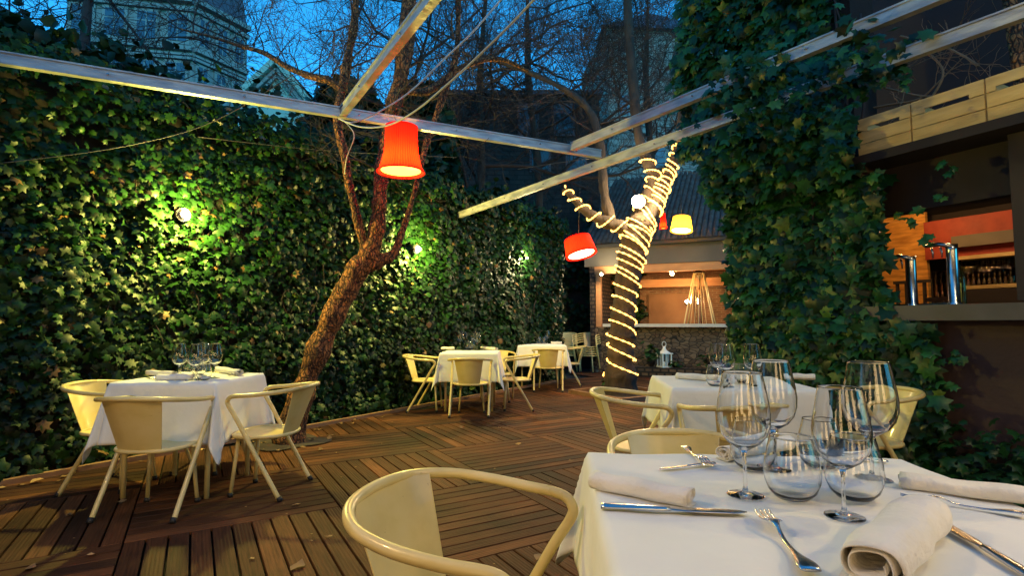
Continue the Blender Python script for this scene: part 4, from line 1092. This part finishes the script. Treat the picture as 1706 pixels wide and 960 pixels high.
# pyramid patio heater
hb = on_shed(1166, 525, .75); hb.z = 0
ht = empty('patio_heater', hb, atan2(SE.y, SE.x), 'tall pyramid patio heater standing in the hatch of the garden bar', 'patio heater')
zb, zt = .85, 2.36; wb, wt = .37, .10
m_ = MB()
for sx in (-1, 1):
    for sy in (-1, 1):
        m_.tube([(sx * wb, sy * wb, zb), (sx * wt, sy * wt, zt)], .016, 6)
mat('heater_bar', (.75, .62, .32), .4)
m_.build('frame', 'heater_bar', ht)
MB().box((0, 0, .425), .72, .72, .85).build('base', 'black_metal', ht)
MB().tube([(0, 0, .86), (0, 0, 2.3)], .05, 16).build('glass_tube', 'glass', ht)
m_ = MB(); m_.add([(-.14, -.14, zt), (.14, -.14, zt), (.14, .14, zt), (-.14, .14, zt), (0, 0, zt + .09)], [(3, 2, 1, 0), (0, 1, 4), (1, 2, 4), (2, 3, 4), (3, 0, 4)]); m_.build('cap', 'black_metal', ht)
m_ = MB()
for k in range(5):
    x = -.2 + .1 * k; m_.tube([(x, -wb, zb), (x * .3, -wt, zt)], .005, 4)
m_.build('guard', 'heater_bar', ht)
# stone kerb, lantern, plants below the hatch
kp = on_shed(1125, 612, -.42); kp.z = 0
m_ = MB(); m_.bar(kp - SE * .9 + V((0, 0, .105)), kp + SE * 2.2 + V((0, 0, .105)), .34, .21)
tag(m_.build('stone_kerb', 'sill_stone' if False else 'dark_brick'), 'low brick kerb below the hatch carrying the white lantern', 'kerb')
lp = on_shed(1107, 609, -.42); lp.z = .211
ln = empty('lantern', lp, .3, 'white openwork candle lantern standing on the brick kerb', 'lantern')
m_ = MB(); m_.box((0, 0, .012), .26, .26, .024); m_.box((0, 0, .30), .27, .27, .02)
for sx in (-1, 1):
    for sy in (-1, 1): m_.box((sx * .105, sy * .105, .157), .022, .022, .27)
for s_ in (-1, 1):
    m_.box((0, s_ * .105, .157), .014, .014, .27); m_.box((s_ * .105, 0, .157), .014, .014, .27)
m_.build('body', 'white_paint', ln)
m_ = MB(); m_.lathe([(.0, .46), (.02, .455), (.03, .44), (.035, .40), (.055, .385), (.05, .37), (.10, .335), (.135, .31)], n=4 * 6); m_.build('roof', 'white_paint', ln)
m_ = MB(); m_.tube([(.05 * cos(a) , 0, .50 + .06 * sin(a)) for a in [2 * pi * k / 16 for k in range(16)]], .006, 6, closed=True); m_.build('handle', 'white_paint', ln)
MB().lathe([(.0, .024), (.03, .024), (.03, .12), (.0, .12)], n=12).build('candle', 'napkin', ln)
plant(1085, 606, .13, 50, .12, 'dark leafy plant beside the lantern on the kerb', spread=.25, h=.55, kerb=True)
plant(1190, 603, .13, 70, .10, 'low green plant at the right end of the kerb', spread=.35, h=.3, kerb=True)
plant(1125, 607, .13, 40, .07, 'small bright green tuft right of the lantern', spread=.18, h=.14, kerb=True)
# dark wall closing the yard at the back
m_ = MB(); p0 = WALL_A + WD * (WALL_L - .1); 
e0 = V((.7, 14.4, 0)); e1 = V((3.2, 14.4, 0)); t = empty('back_wall', (0, 0, 0), 0, 'dark wall behind the stacked chairs', 'wall')
MB().box((1.6, 14.6, 1.8), 4.4, .25, 3.7).build('wall_body', 'plaster_dark', t)
mb = MB(); iv2 = empty('ivy', (0, 14.4, 0), 0, 'dark ivy hanging on the wall behind the stacked chairs', 'ivy')
for q in range(2600):
    x = random.uniform(-.3, 3.6); z = random.uniform(.3, 4.0)
    if mnoise.noise(V((x * 1.5, z * 1.5, 4))) > .2: continue
    leaf(mb, V((x, .05 - random.uniform(.0, .25), z)), V((0, -1, .4)) + rv(.4), V((0, 0, -1)) + rv(.3), random.uniform(.09, .14), random.gauss(.3, .2), simple=True)
mb.build('leaves', 'ivy', iv2)
p_ = V((2.3, 13.9, 2.3)); p_ = aty(1002, 457, 12.45)
bulb_lamp(p_, .03, 'bulb_warm', 30, (1, .75, .4), 'tiny yellow lamp at the left front corner of the garden bar', V((0, .42, 0)))

# ---------------------------------------------------------------- street bar on the right
B0 = V((3.3, 3.46, 0)); BE = V((-.447, .894, 0)).normalized(); BN = V((-.894, -.447, 0)).normalized()
def Q(s, d, z): return BE * s - BN * d + V((0, 0, z))
def qbox(m_, s0, s1, d0, d1, z0, z1):
    vs = [Q(a, d, z) for a in (s0, s1) for d in (d0, d1) for z in (z0, z1)]
    fs = [(0, 1, 3, 2), (4, 6, 7, 5), (0, 4, 5, 1), (2, 3, 7, 6), (0, 2, 6, 4), (1, 5, 7, 3)]; L_ = [(a, d, z) for a in (s0, s1) for d in (d0, d1) for z in (z0, z1)]
    ax = [(1, 2)] * 2 + [(0, 2)] * 2 + [(0, 1)] * 2
    m_.add(vs, fs, False, [[(L_[i][ax[k][0]], L_[i][ax[k][1]]) for i in f] for k, f in enumerate(fs)])
def on_bar(px, py, d=0): return atp(px, py, B0 - BN * d, BN)
def sval(px, d=0): return (on_bar(px, 500, d) - B0).dot(BE)
bb = empty('bar_building', B0, 0, 'dark bar building on the right with a lit serving hatch', 'building')
for nm, mt_, bx in (
    ('lower_wall', 'bar_wall', (-2.6, 2.2, 0, .15, 0, 1.185)),
    ('side_wall', 'bar_wall', (.98, 2.2, 0, .15, 1.19, 2.42)),
    ('side_wall', 'bar_dark', (-2.6, .03, 0, .15, 1.32, 2.42)),
    ('soffit', 'bar_dark', (-2.6, 2.2, -.16, 3.2, 2.43, 2.50)),
    ('header', 'bar_dark', (.03, .98, .16, .3, 2.05, 2.425)),
    ('back_wall', 'bar_dark', (-2.6, 2.2, 2.6, 2.75, 0, 2.42)),
    ('floor', 'bar_dark', (-2.6, 2.19, .16, 2.59, .0, .03)),
    ('end_wall', 'bar_dark', (2.2, 2.3, 0, 3.0, 0, 2.42)),
    ('upper_wall', 'bar_dark', (-3.0, 2.6, 1.5, 1.7, 2.51, 6.2)),
    ('counter_ledge', 'bar_ledge', (-2.6, 1.35, -.18, .45, 1.19, 1.30)),
):
    m_ = MB(); qbox(m_, *bx); m_.build(nm, mt_, bb)
# inside: red wall piece, grey band, yellow lit corner, shelves
DB = 2.0
def inner(name, px0, px1, y0, y1, d, mt_, th=.05):
    s0, s1 = sorted((sval(px0, d), sval(px1, d))); pz0 = on_bar((px0 + px1) / 2, y1, d).z; pz1 = on_bar((px0 + px1) / 2, y0, d).z
    m_ = MB(); qbox(m_, s0, s1, d, d + th, pz0, pz1); m_.build(name, mt_, bb); return s0, s1, pz0, pz1
inner('red_panel', 1545, 1720, 357, 425, 2.3, 'bar_red')
inner('grey_band', 1590, 1720, 386, 406, 2.2, 'bar_grey')
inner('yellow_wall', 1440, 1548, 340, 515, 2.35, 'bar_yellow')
s0, s1, z0, zsb = inner('shelf', 1590, 1720, 422, 428, 1.85, 'crate_wood', .3)
s0, s1, zs0, zs1 = inner('shelf', 1590, 1720, 474, 480, 1.85, 'crate_wood', .3)
inner('cabinet', 1590, 1720, 481, 512, 1.85, 'bar_dark', .35)
inner('red_panel', 1590, 1720, 429, 473, 2.25, 'bar_red')
m_ = MB()
for px in (1495, 1510, 1525, 1540, 1556, 1570):
    s_ = sval(px, 1.9); m_.add(*[[], []]); qbox(m_, s_ - .012, s_ + .012, 1.9, 1.93, 1.3, 1.60)
qbox(m_, sval(1575, 1.9), sval(1490, 1.9), 1.89, 1.94, 1.60, 1.63); m_.build('rail', 'bar_dark', bb)
def shelf_glass():
    h = .25; pr = [(.0005, 0), (.03, 0), (.031, .004), (.036, h), (.0345, h), (.029, .006), (.0005, .006)]
    return MB().lathe(pr, n=14)
sg0 = shelf_glass().build('shelf_glass', 'glass'); first = True
def shelf_glass_at(s_, d, z):
    global first
    o = sg0 if first else sg0.copy()
    if not first: COL.objects.link(o)
    first = False; o.location = B0 + Q(s_, d, z); tag(o, 'upright clear glass in the packed row on the shelf inside the bar', 'glass', 'glasses on the bar shelf')
k = 0
for px in range(1606, 1694, 9):
    for dd in (1.92, 2.02): shelf_glass_at(sval(px + (4 if dd > 2 else 0), dd), dd, zs1 + .001)
for px in (1562, 1571, 1580): shelf_glass_at(sval(px, 1.5), 1.5, 1.42)
m_ = MB(); qbox(m_, sval(1590, 1.5), sval(1550, 1.5), 1.4, 1.6, 1.38, 1.418); m_.build('glass_rack', 'steel', bb)
# bottles on the ledge of the wall shelf
def bottle(px, d, z, h, mtl, label):
    pr = [(.0005, 0), (.032, 0), (.034, .006), (.034, h * .6), (.03, h * .68), (.013, h * .78), (.012, h), (.0005, h)]
    o = MB().lathe(pr, n=16).build('bottle', mtl); o.location = B0 + Q(sval(px, d), d, z); tag(o, label, 'bottle')
glassmat('bottle_glass', (.3, .7, .35), 1.5)
bottle(1602, .9, 1.305, .40, 'bottle_glass', 'slim green bottle right of the beer tap column')
# beer tap columns
def tap(px, label, hgt, d=.22, rz=0):
    s_ = sval(px, d); t = empty('beer_tap', B0 + Q(s_, d, 1.30), atan2(BE.y, BE.x) + rz, label, 'beer tap', 'beer tap columns on the bar ledge')
    MB().lathe([(.0, 0), (.055, 0), (.055, .012), (.038, .03), (.036, hgt * .9), (.04, hgt), (.0, hgt)], n=20).build('column', 'steel', t)
    m_ = MB(); m_.tube([(-.02, 0, hgt - .02), (.08, 0, hgt + .012), (.17, 0, hgt + .005)], [(.045, .018), (.04, .016), (.03, .012)], 12, up=(0, 0, 1)); m_.build('head', 'steel', t)
    for k in range(2):
        m_ = MB(); x = .08 + .06 * k; m_.tube([(x, -.02, hgt - .01), (x, -.035, hgt - .05), (x, -.035, hgt - .09)], [.008, .007, .005], 8); m_.build('spout', 'steel', t)
    MB().box((.10, 0, .012), .2, .11, .02).build('drip_tray', 'steel', t)
tap(1590, 'steel beer tap column, the right and brighter of the two', .46)
tap(1520, 'dark beer tap column at the left beside the ivy', .40)
# lights inside the bar
for nm, px, py, d, en, col in (('bar_lamp', 1512, 405, 1.6, 9, (1, .50, .13)), ('bar_lamp', 1655, 378, 1.3, 9, (1, .6, .3))):
    p_ = on_bar(px, py, d); p_.z = 2.385; t = empty('bar_lamp', p_, 0, 'small lamp inside the bar %s' % ('over the yellow corner' if px < 1600 else 'above the shelf of glasses'), 'lamp')
    MB().sphere((0, 0, 0), .02, 10, 8).build('bulb', 'bulb_warm', t); MB().tube([(0, 0, .018), (0, 0, 2.425 - p_.z)], .005, 6).build('cord', 'black_metal', t)
    l = bpy.data.lights.new('lamp_light', 'POINT'); l.energy = en; l.color = col; l.shadow_soft_size = .05
    lo = bpy.data.objects.new('lamp_light', l); COL.objects.link(lo); lo.parent = t; lo.location = (0, 0, -.05)
# crates on the roof edge
def crate(s0, s1, z0, z1, label):
    c = B0 + Q((s0 + s1) / 2, .0, z0); t = empty('wooden_crate', c, 0, label, 'crate', 'wooden crates along the bar roof'); L_ = s1 - s0
    def lb(m_, a0, a1, d0, d1, za, zb_):
        vs = [BE * a - BN * d + V((0, 0, z)) for a in (a0, a1) for d in (d0, d1) for z in (za, zb_)]
        m_.add(vs, [(0, 1, 3, 2), (4, 6, 7, 5), (0, 4, 5, 1), (2, 3, 7, 6), (0, 2, 6, 4), (1, 5, 7, 3)])
    H = z1 - z0; hh = H / 3; x = L_ / 2 - .006
    for nm_, d0, d1 in (('front_boards', -.10, -.088), ('back_boards', .22, .232)):
        m_ = MB()
        lb(m_, -x, x, d0, d1, 0, hh - .006); lb(m_, -x, x, d0, d1, hh, 2 * hh - .006)
        lb(m_, -x, -L_ * .30, d0, d1, 2 * hh, H); lb(m_, L_ * .30, x, d0, d1, 2 * hh, H); lb(m_, -L_ * .30, L_ * .30, d0, d1, 2 * hh + .028, H)
        m_.build(nm_, 'crate_wood', t)
    for a in (-1, 1):
        m_ = MB(); lb(m_, a * x - .008, a * x + .004, -.087, .219, 0, H); m_.build('end_board', 'crate_wood', t)
    m_ = MB(); lb(m_, -x + .02, x - .02, -.086, .218, .0, .01); m_.build('bottom', 'crate_wood', t)
cs = [sval(1440, -.1), sval(1533, -.1), sval(1662, -.1), sval(1760, -.1) , sval(1900, -.1)]
for k in range(4):
    crate(cs[k + 1], cs[k], 2.505, 2.81, ('wooden crate on the bar roof next to the ivy', 'middle wooden crate on the bar roof, with a hand slot', 'wooden crate behind the trunk at the upper right edge', 'wooden crate beyond the right edge')[k]) if k < 3 else None
# tree trunk top right + dead branches
tr = empty('tree', B0 + Q(.0, .6, 2.5), 0, 'slim tree trunk rising past the crates at the top right', 'tree'); o0 = tr.location.copy()
m_ = MB(); limb(m_, [on_bar(1712, 190, .3) - o0 - V((0, 0, .6)), on_bar(1706, 160, .3) - o0, on_bar(1694, 80, .3) - o0, on_bar(1684, 10, .3) - o0, on_bar(1676, -80, .3) - o0], [.055, .05, .045, .045, .04], lump=.2); m_.build('trunk', 'bark', tr)
db = MB()
for P_ in ([(1430, 135), (1490, 150), (1540, 160), (1600, 155), (1660, 140)], [(1400, 190), (1480, 175), (1530, 165), (1560, 140), (1590, 110), (1610, 90)], [(1540, 180), (1570, 130), (1560, 100), (1520, 70)], [(1500, 60), (1560, 72), (1620, 60), (1690, 30)], [(1630, 110), (1600, 90), (1560, 78), (1500, 100)]):
    path, _ = limb(db, [on_bar(x, y, .45) - o0 for x, y in P_], [.010, .009, .008, .006, .004, .003][:len(P_)], n=6)
    for p in path[8::13]: twigs(db, p, rv(1), .004, .35, 1, minr=.0015)
db.build('branches', 'edge_wood', tr)

# ---------------------------------------------------------------- ivy pillar on the right
iv = empty('ivy', B0 + Q(1.6, -.1, 0), 0, 'big leafed ivy pillar beside the bar hatch, climbing over the pergola beams', 'ivy'); o0 = iv.location.copy(); mb = MB()
def ivy_depth(s, z): return .22 + .16 * mnoise.noise(V((s * 1.2, z * 1.2, 5))) + .10 * mnoise.noise(V((s * 3, z * 3, 15))) + (.16 if z > 2.3 else 0)
cnt = 0
while cnt < 9000:
    z = random.uniform(.05, 5.2); nzz = .12 * mnoise.noise(V((z * 1.6, 2, 2))) + .05 * mnoise.noise(V((z * 5, 2, 7)))
    if z < 1.15: lo_, hi_ = .48, 2.12
    elif z < 2.3: lo_, hi_ = .82, 2.08
    elif z < 2.9: lo_, hi_ = .94 , 2.25
    else: lo_, hi_ = 1.15, 2.62
    lo_ += nzz; hi_ += nzz
    s = random.uniform(lo_ - .08, hi_ + .08)
    if (s < lo_ or s > hi_) and random.random() < .6: continue
    cnt += 1
    th_ = ivy_depth(s, z); d = -th_ * random.random() ** .4
    p = B0 + Q(s, d, z) + rv(.012)
    nn = BN + V((0, -.35, random.uniform(0, .9))) + rv(.45)
    leaf(mb, p - o0, nn, V((0, 0, -1)) + rv(.35), random.uniform(.07, .17), random.gauss(.45, .25) + (random.random() < .03) * .6)
# sprays over the beams
for bmid, bd, n_, s0_, s1_ in ((D1, dD, 520, 1.5, 2.75), (C1, dC, 420, 4.6, 6.3)):
    for q in range(n_):
        s = random.uniform(s0_, s1_); dens = mnoise.noise(V((s * 2.2, n_, 0)))
        if dens < -.05: continue
        p = bmid + bd * s + V((random.gauss(0, .07), random.gauss(0, .07), random.gauss(-.02, .10) - abs(random.gauss(0, .10))))
        leaf(mb, p - o0, V((-.4, -1, .5)) + rv(.5), V((0, 0, -1)) + rv(.4), random.uniform(.06, .12), random.gauss(.45, .22))
# a few stray shoots reaching out over the hatch
for px, py in ((1550, 590), (1562, 600), (1592, 600), (1600, 606), (1585, 645), (1545, 610), (1530, 350), (1560, 330), (1500, 360), (1515, 370), (1540, 395), (1550, 400), (1570, 280), (1580, 285)):
    for q in range(3): leaf(mb, on_bar(px + random.gauss(0, 5), py + random.gauss(0, 5), -.12) - o0, BN + V((0, 0, .5)) + rv(.4), V((0, 0, -1)) + rv(.4), random.uniform(.05, .09), random.gauss(.7, .15))
mb.build('leaves', 'ivy_teal', iv)
m_ = MB()
for q in range(40):
    s = random.uniform(.95, 2.1); z = random.uniform(0, .5); pts = []
    for k in range(12):
        pts.append(B0 + Q(s, -random.uniform(.01, .14), z) - o0); s = min(2.1, max(.9, s + random.uniform(-.15, .15))); z += random.uniform(.2, .45)
    m_.tube(smoothpath(pts, 3), random.uniform(.004, .012), 4)
m_.build('stems', 'twig', iv)
pw = empty('garden_pier', B0, 0, 'dark pier behind the ivy pillar beside the bar', 'wall')
m_ = MB(); qbox(m_, 1.1, 2.35, .16, .5, 2.51, 5.0); m_.build('pier_body', 'plaster_dark', pw)
# low ivy at the foot of the bar wall
gi = MB()
for q in range(1500):
    s = random.uniform(-1.3, 1.3); hh = .42 + .2 * mnoise.noise(V((s * 2, 1, 1))) ; z = abs(random.gauss(0, hh * .55)); d = -random.random() * (.55 * (1 - min(1, z / .9)) + .05)
    leaf(gi, B0 + Q(s, d, z + .01), BN * .5 + V((0, 0, 1)) + rv(.5), BN + V((0, 0, -.6)) + rv(.5), random.uniform(.05, .11), random.gauss(.35, .2))
tag(gi.build('ivy_ground_cover', 'ivy_teal'), 'low dark ivy spreading at the foot of the bar wall', 'ivy', kind='stuff')

# ---------------------------------------------------------------- buildings beyond
def facade_box(root, name, a, b, zb, zt, depth, mt_, uvs=True):
    a = V(a); b = V(b); d = (b - a).normalized(); n = V((-d.y, d.x, 0)); 
    if n.y < 0: n = -n
    c = [a, b, b + n * depth, a + n * depth]; m_ = MB(); L_ = (b - a).length
    for i in range(4):
        p, q = c[i], c[(i + 1) % 4]; l = (q - p).length
        m_.quad(p + V((0, 0, zb)), q + V((0, 0, zb)), q + V((0, 0, zt)), p + V((0, 0, zt)), [(0, zb), (l, zb), (l, zt), (0, zt)])
    m_.quad(*[p + V((0, 0, zt)) for p in c]); return m_.build(name, mt_, root), d, n
# grey stone tower
ty = 24.0; p0 = aty(1016, 400, ty); p1 = aty(1215, 400, ty); zt = aty(1016, 46, ty).z
tw_ = empty('stone_tower', (p0.x, p0.y, 0), 0, 'tall grey stone tower with a hipped slate roof behind the lit tree', 'building'); a = V((0, 0, 0)); b = V((p1.x - p0.x, .6, 0))
facade_box(tw_, 'wall', a, b, 0, zt, 5, 'stone_wall')
m_ = MB(); w_ = b.x; pk = V((w_ / 2, 2.8, zt + 2.4))
cs_ = [V((-.25, -.25, zt)), V((w_ + .25, .3, zt)), V((w_ + .25, 5.5, zt)), V((-.25, 5.2, zt))]
m_.add([*cs_, pk], [(0, 1, 4), (1, 2, 4), (2, 3, 4), (3, 0, 4), (3, 2, 1, 0)]); m_.build('roof', 'slate', tw_)
for px, py in ((1040, 175), (1160, 180), (1100, 260)):
    q = aty(px, py, ty) - tw_.location; f = MB().box((q.x, .05, q.z), .55, .1, 1.1).build('window', 'facade_trim', tw_); MB().box((q.x, -.01, q.z), .4, .05, .9).build('pane', 'window_glass', f)
# dark building behind the wall
ry = 17.5; p0 = aty(735, 400, ry); p1 = aty(1001, 400, ry); zt = aty(1001, 160, ry).z
rb_ = empty('rear_building', (p0.x, p0.y, 0), 0, 'dark flat-topped building behind the middle of the ivy wall', 'building')
facade_box(rb_, 'wall', (0, 0, 0), (p1.x - p0.x, 0, 0), 0, zt, 5, 'rear_brick')
MB().box(((p1.x - p0.x) / 2, .1, zt + .08), p1.x - p0.x + .2, .5, .15).build('parapet', 'slate', rb_)
for px, py in ((880, 200), (940, 200), (900, 260), (960, 262)):
    q = aty(px, py, ry) - rb_.location; f = MB().box((q.x, -.01, q.z), .7, .08, 1.1).build('window', 'slate', rb_); MB().box((q.x, -.06, q.z), .55, .04, .95).build('pane', 'window_glass', f)
# dark thicket behind the wall (evergreen masses seen as black shapes)
def shrub(px0, px1, Y, ytop, label, n=2600, seed=1):
    random.seed(seed); x0 = aty(px0, 400, Y).x; x1 = aty(px1, 400, Y).x; zt = aty(px0, ytop, Y).z; cx = (x0 + x1) / 2
    t = empty('evergreen', (cx, Y, 0), 0, label, 'tree', 'evergreens behind the wall'); l_ = MB(); hw = (x1 - x0) / 2
    for q in range(n):
        u = random.uniform(-1, 1); z = 2.3 + (zt - 2.3) * random.random() ** .7
        wmax = sqrt(max(0, 1 - ((z - 2.3) / (zt - 2.0)) ** 3)) * (1 + .25 * mnoise.noise(V((z * 1.2, seed, 0))))
        p = V((u * hw * wmax, random.uniform(-.9, .3), z)); leaf(l_, p, V((0, -1, .3)) + rv(.6), V((0, 0, -1)) + rv(.5), random.uniform(.14, .26), random.gauss(.15, .12), simple=True)
    l_.build('crown', 'ivy', t)
    MB().tube([(0, .2, -.05), (0, .2, zt * .7)], [.16, .08], 10).build('trunk', 'dark_bark', t)
shrub(520, 660, 9.6, 165, 'dark evergreen behind the leaning tree', 2600, 31)
shrub(650, 770, 12.0, 165, 'tall dark evergreen between the leaning tree and the dark building', 3200, 32)
shrub(-120, 90, 6.4, 60, 'dark evergreen mass at the far upper left behind the wall', 2200, 33)
random.seed(77)
# mansard townhouse, upper left
HY = 36.0; c_ = aty(325, 0, HY); far = aty(412, 48, HY * 1.098); left = aty(112, 5, HY * .96)
zc = c_.z; th_ = empty('townhouse', (c_.x, c_.y, 0), 0, 'pale blue-lit townhouse with a dark mansard roof at the upper left', 'building'); o0 = V((c_.x, c_.y, 0))
A_ = V((left.x, left.y, 0)) - o0; B_ = V((0, 0, 0)); C_ = V((far.x, far.y, 0)) - o0
m_ = MB()
for p, q in ((A_, B_), (B_, C_), (C_, C_ + V((-6, 12, 0))), (C_ + V((-6, 12, 0)), A_ + V((0, 12, 0))), (A_ + V((0, 12, 0)), A_)):
    m_.quad(p, q, q + V((0, 0, zc)), p + V((0, 0, zc)))
m_.build('wall', 'facade', th_)
def faces(P, Qp):
    d = (Qp - P).normalized(); n = V((d.y, -d.x, 0)); 
    return d, n
for P, Qp, tag_ in ((A_, B_, 0), (B_, C_, 1)):
    d, n = faces(P, Qp); L_ = (Qp - P).length; Rm = Matrix((d, -n, V((0, 0, 1)))).transposed()
    for zz, hgt, pr in ((zc - .2, .35, .5), (zc - .75, .25, .3), (zc - 3.6, .3, .35), (zc - 4.0, .15, .2), (zc - 7.3, .3, .35)):
        m_ = MB(); m_.box(P + d * (L_ / 2) + n * (pr / 2 + .005) + V((0, 0, zz)), L_ - .02, pr, hgt, Rm); m_.build('cornice', 'facade_trim', th_)
    nw = 4 if tag_ == 0 else 3
    for k in range(nw):
        for zz in (zc - 2.15, zc - 5.6):
            c = P + d * (L_ * (k + .5) / nw) + V((0, 0, zz)); ww = 1.15 if tag_ == 0 else .6
            f = MB(); f.box(c + n * .07, ww + .4, .14, 2.3, Rm); f.box(c + n * .16 + V((0, 0, 1.3)), ww + .8, .28, .18, Rm); fo = f.build('window', 'facade_trim', th_)
            g = MB(); g.box(c + n * .12, ww, .10, 1.9, Rm); g.build('pane', 'window_glass', fo)
            g = MB(); g.box(c + n * .16, .07, .06, 1.9, Rm); g.box(c + n * .163 + V((0, 0, .3)), ww, .05, .07, Rm); g.build('sash', 'facade_trim', fo)
m_ = MB(); ins = V((-1.1, 1.6, 4.5))
m_.add([A_ + V((0, 0, zc)), B_ + V((0, 0, zc)), C_ + V((0, 0, zc)), A_ + V((.8, 1.6, zc + 4.5)), B_ + V((-.4, 1.6, zc + 4.5)), C_ + V((-1.0, .4, zc + 4.5))], [(0, 1, 4, 3), (1, 2, 5, 4)]); m_.build('roof', 'slate', th_)
# pedimented building
GY = 31.0; gp = aty(464, 106, GY); gr = aty(524, 182, GY); gl = aty(398, 168, GY)
gb = empty('gabled_building', (gp.x, gp.y, 0), 0, 'pale green gabled building between the townhouse and the leaning tree', 'building'); o0 = V((gp.x, gp.y, 0))
P1, P2, P3 = gl - o0, gp - o0, gr - o0
m_ = MB(); m_.add([V((P1.x, 0, 0)), V((P3.x, 0, 0)), P3, P2, P1], [(0, 1, 2, 3, 4)]); vs = [V((P1.x, 0, 0)), V((P3.x, 0, 0)), P3, P2, P1]
vs2 = [v + V((0, 8, 0)) for v in vs]; m_.add(vs + vs2, [(1, 6, 7, 2), (5, 0, 4, 9), (6, 5, 9, 8, 7)]); m_.build('wall', 'green_stucco', gb)
for k, (w_, pr, off) in enumerate(((.35, .5, .1), (.2, .3, -.45), (.15, .2, -.8))):
    m_ = MB(); dn = V((0, -pr / 2, off)); m_.bar(P1 + dn, P2 + dn, pr, w_); m_.bar(P2 + dn, P3 + dn, pr, w_); m_.build('moulding', 'facade_trim' if k else 'green_stucco', gb)
m_ = MB(); m_.add([P1 + V((-.3, -.3, .3)), P2 + V((0, -.3, .3)), P3 + V((.3, -.3, .3)), P1 + V((-.3, 8, .3)), P2 + V((0, 8, .3)), P3 + V((.3, 8, .3))], [(0, 1, 4, 3), (1, 2, 5, 4)]); m_.build('roof', 'slate', gb)

# ---------------------------------------------------------------- unseen lamps added outside the frame to light tables, chairs and crates
def added_lamp(p, en, label, col=(1, .64, .26)):
    t = empty('added_lamp', p, 0, label, 'lamp', 'added unseen lamps around the camera')
    MB().sphere((0, 0, 0), .06, 16, 10).build('bulb', 'bulb_warm', t)
    MB().lathe([(.02, .16), (.05, .13), (.20, -.17), (.205, -.17), (.055, .14), (.02, .17)], n=24).build('shade', 'black_metal', t)
    MB().tube([(0, 0, .16), (0, 0, .16 + max(.3, 3.0 - p[2]))], .006, 6).build('cord', 'black_metal', t)
    l = bpy.data.lights.new('lamp_light', 'POINT'); l.energy = en; l.color = col; l.shadow_soft_size = .09
    lo = bpy.data.objects.new('lamp_light', l); COL.objects.link(lo); lo.parent = t; lo.location = (0, 0, -.085)
added_lamp((2.2, .35, 2.15), 36, 'unseen lamp added to the right of the nearest table')
added_lamp((-1.75, .75, 2.60), 60, 'unseen lamp added behind the camera on the left')
added_lamp((2.75, 1.75, 3.6), 42, 'unseen lamp added above the bar crates, outside the frame', (1, .75, .25))

# ---------------------------------------------------------------- unseen restaurant house added behind the camera to block the low sky
rh = empty('unseen_house', (0, -3.2, 0), 0, 'unseen restaurant house added behind the camera against the low sky, with added glowing windows', 'building')
m_ = MB(); m_.box((-.5, -.3, 3.0), 17, .4, 6.1); m_.build('wall', 'bar_wall', rh)
m_ = MB(); m_.box((-.5, -1.2, 6.21), 17.6, 2.6, .3); m_.build('roof', 'slate', rh)
emit('added_glow_pane', (1, .66, .30), 3.0)  # glowing panes added to give highlights in the glasses
for x in (-4.6, -1.9, .9, 3.2):
    f = MB(); f.box((x, -.07, 1.55), 1.15, .12, 1.9); fo = f.build('window', 'edge_wood', rh)
    g = MB()
    for sx in (-1, 1):
        for k in range(2): g.box((x + sx * .26, .002, 1.13 + .84 * k), .46, .03, .76)
    g.build('pane', 'added_glow_pane', fo)
# fine litter in the deck
m_ = MB()
for q in range(420):
    p = V((random.uniform(-4, 3), random.uniform(1.2, 10), .0145))
    if wall_side(p) < .15: continue
    a = random.uniform(0, 6); r = random.uniform(.004, .014); m_.tint = random.uniform(.1, 1)
    m_.add([p + V((cos(a + k * 2.1) * r, sin(a + k * 2.1) * r * .6, random.uniform(0, .003))) for k in range(3)], [(0, 1, 2)])
tag(m_.build('leaf_litter', 'dead_leaf'), 'tiny dry scraps scattered over the wooden deck', 'litter', kind='stuff')
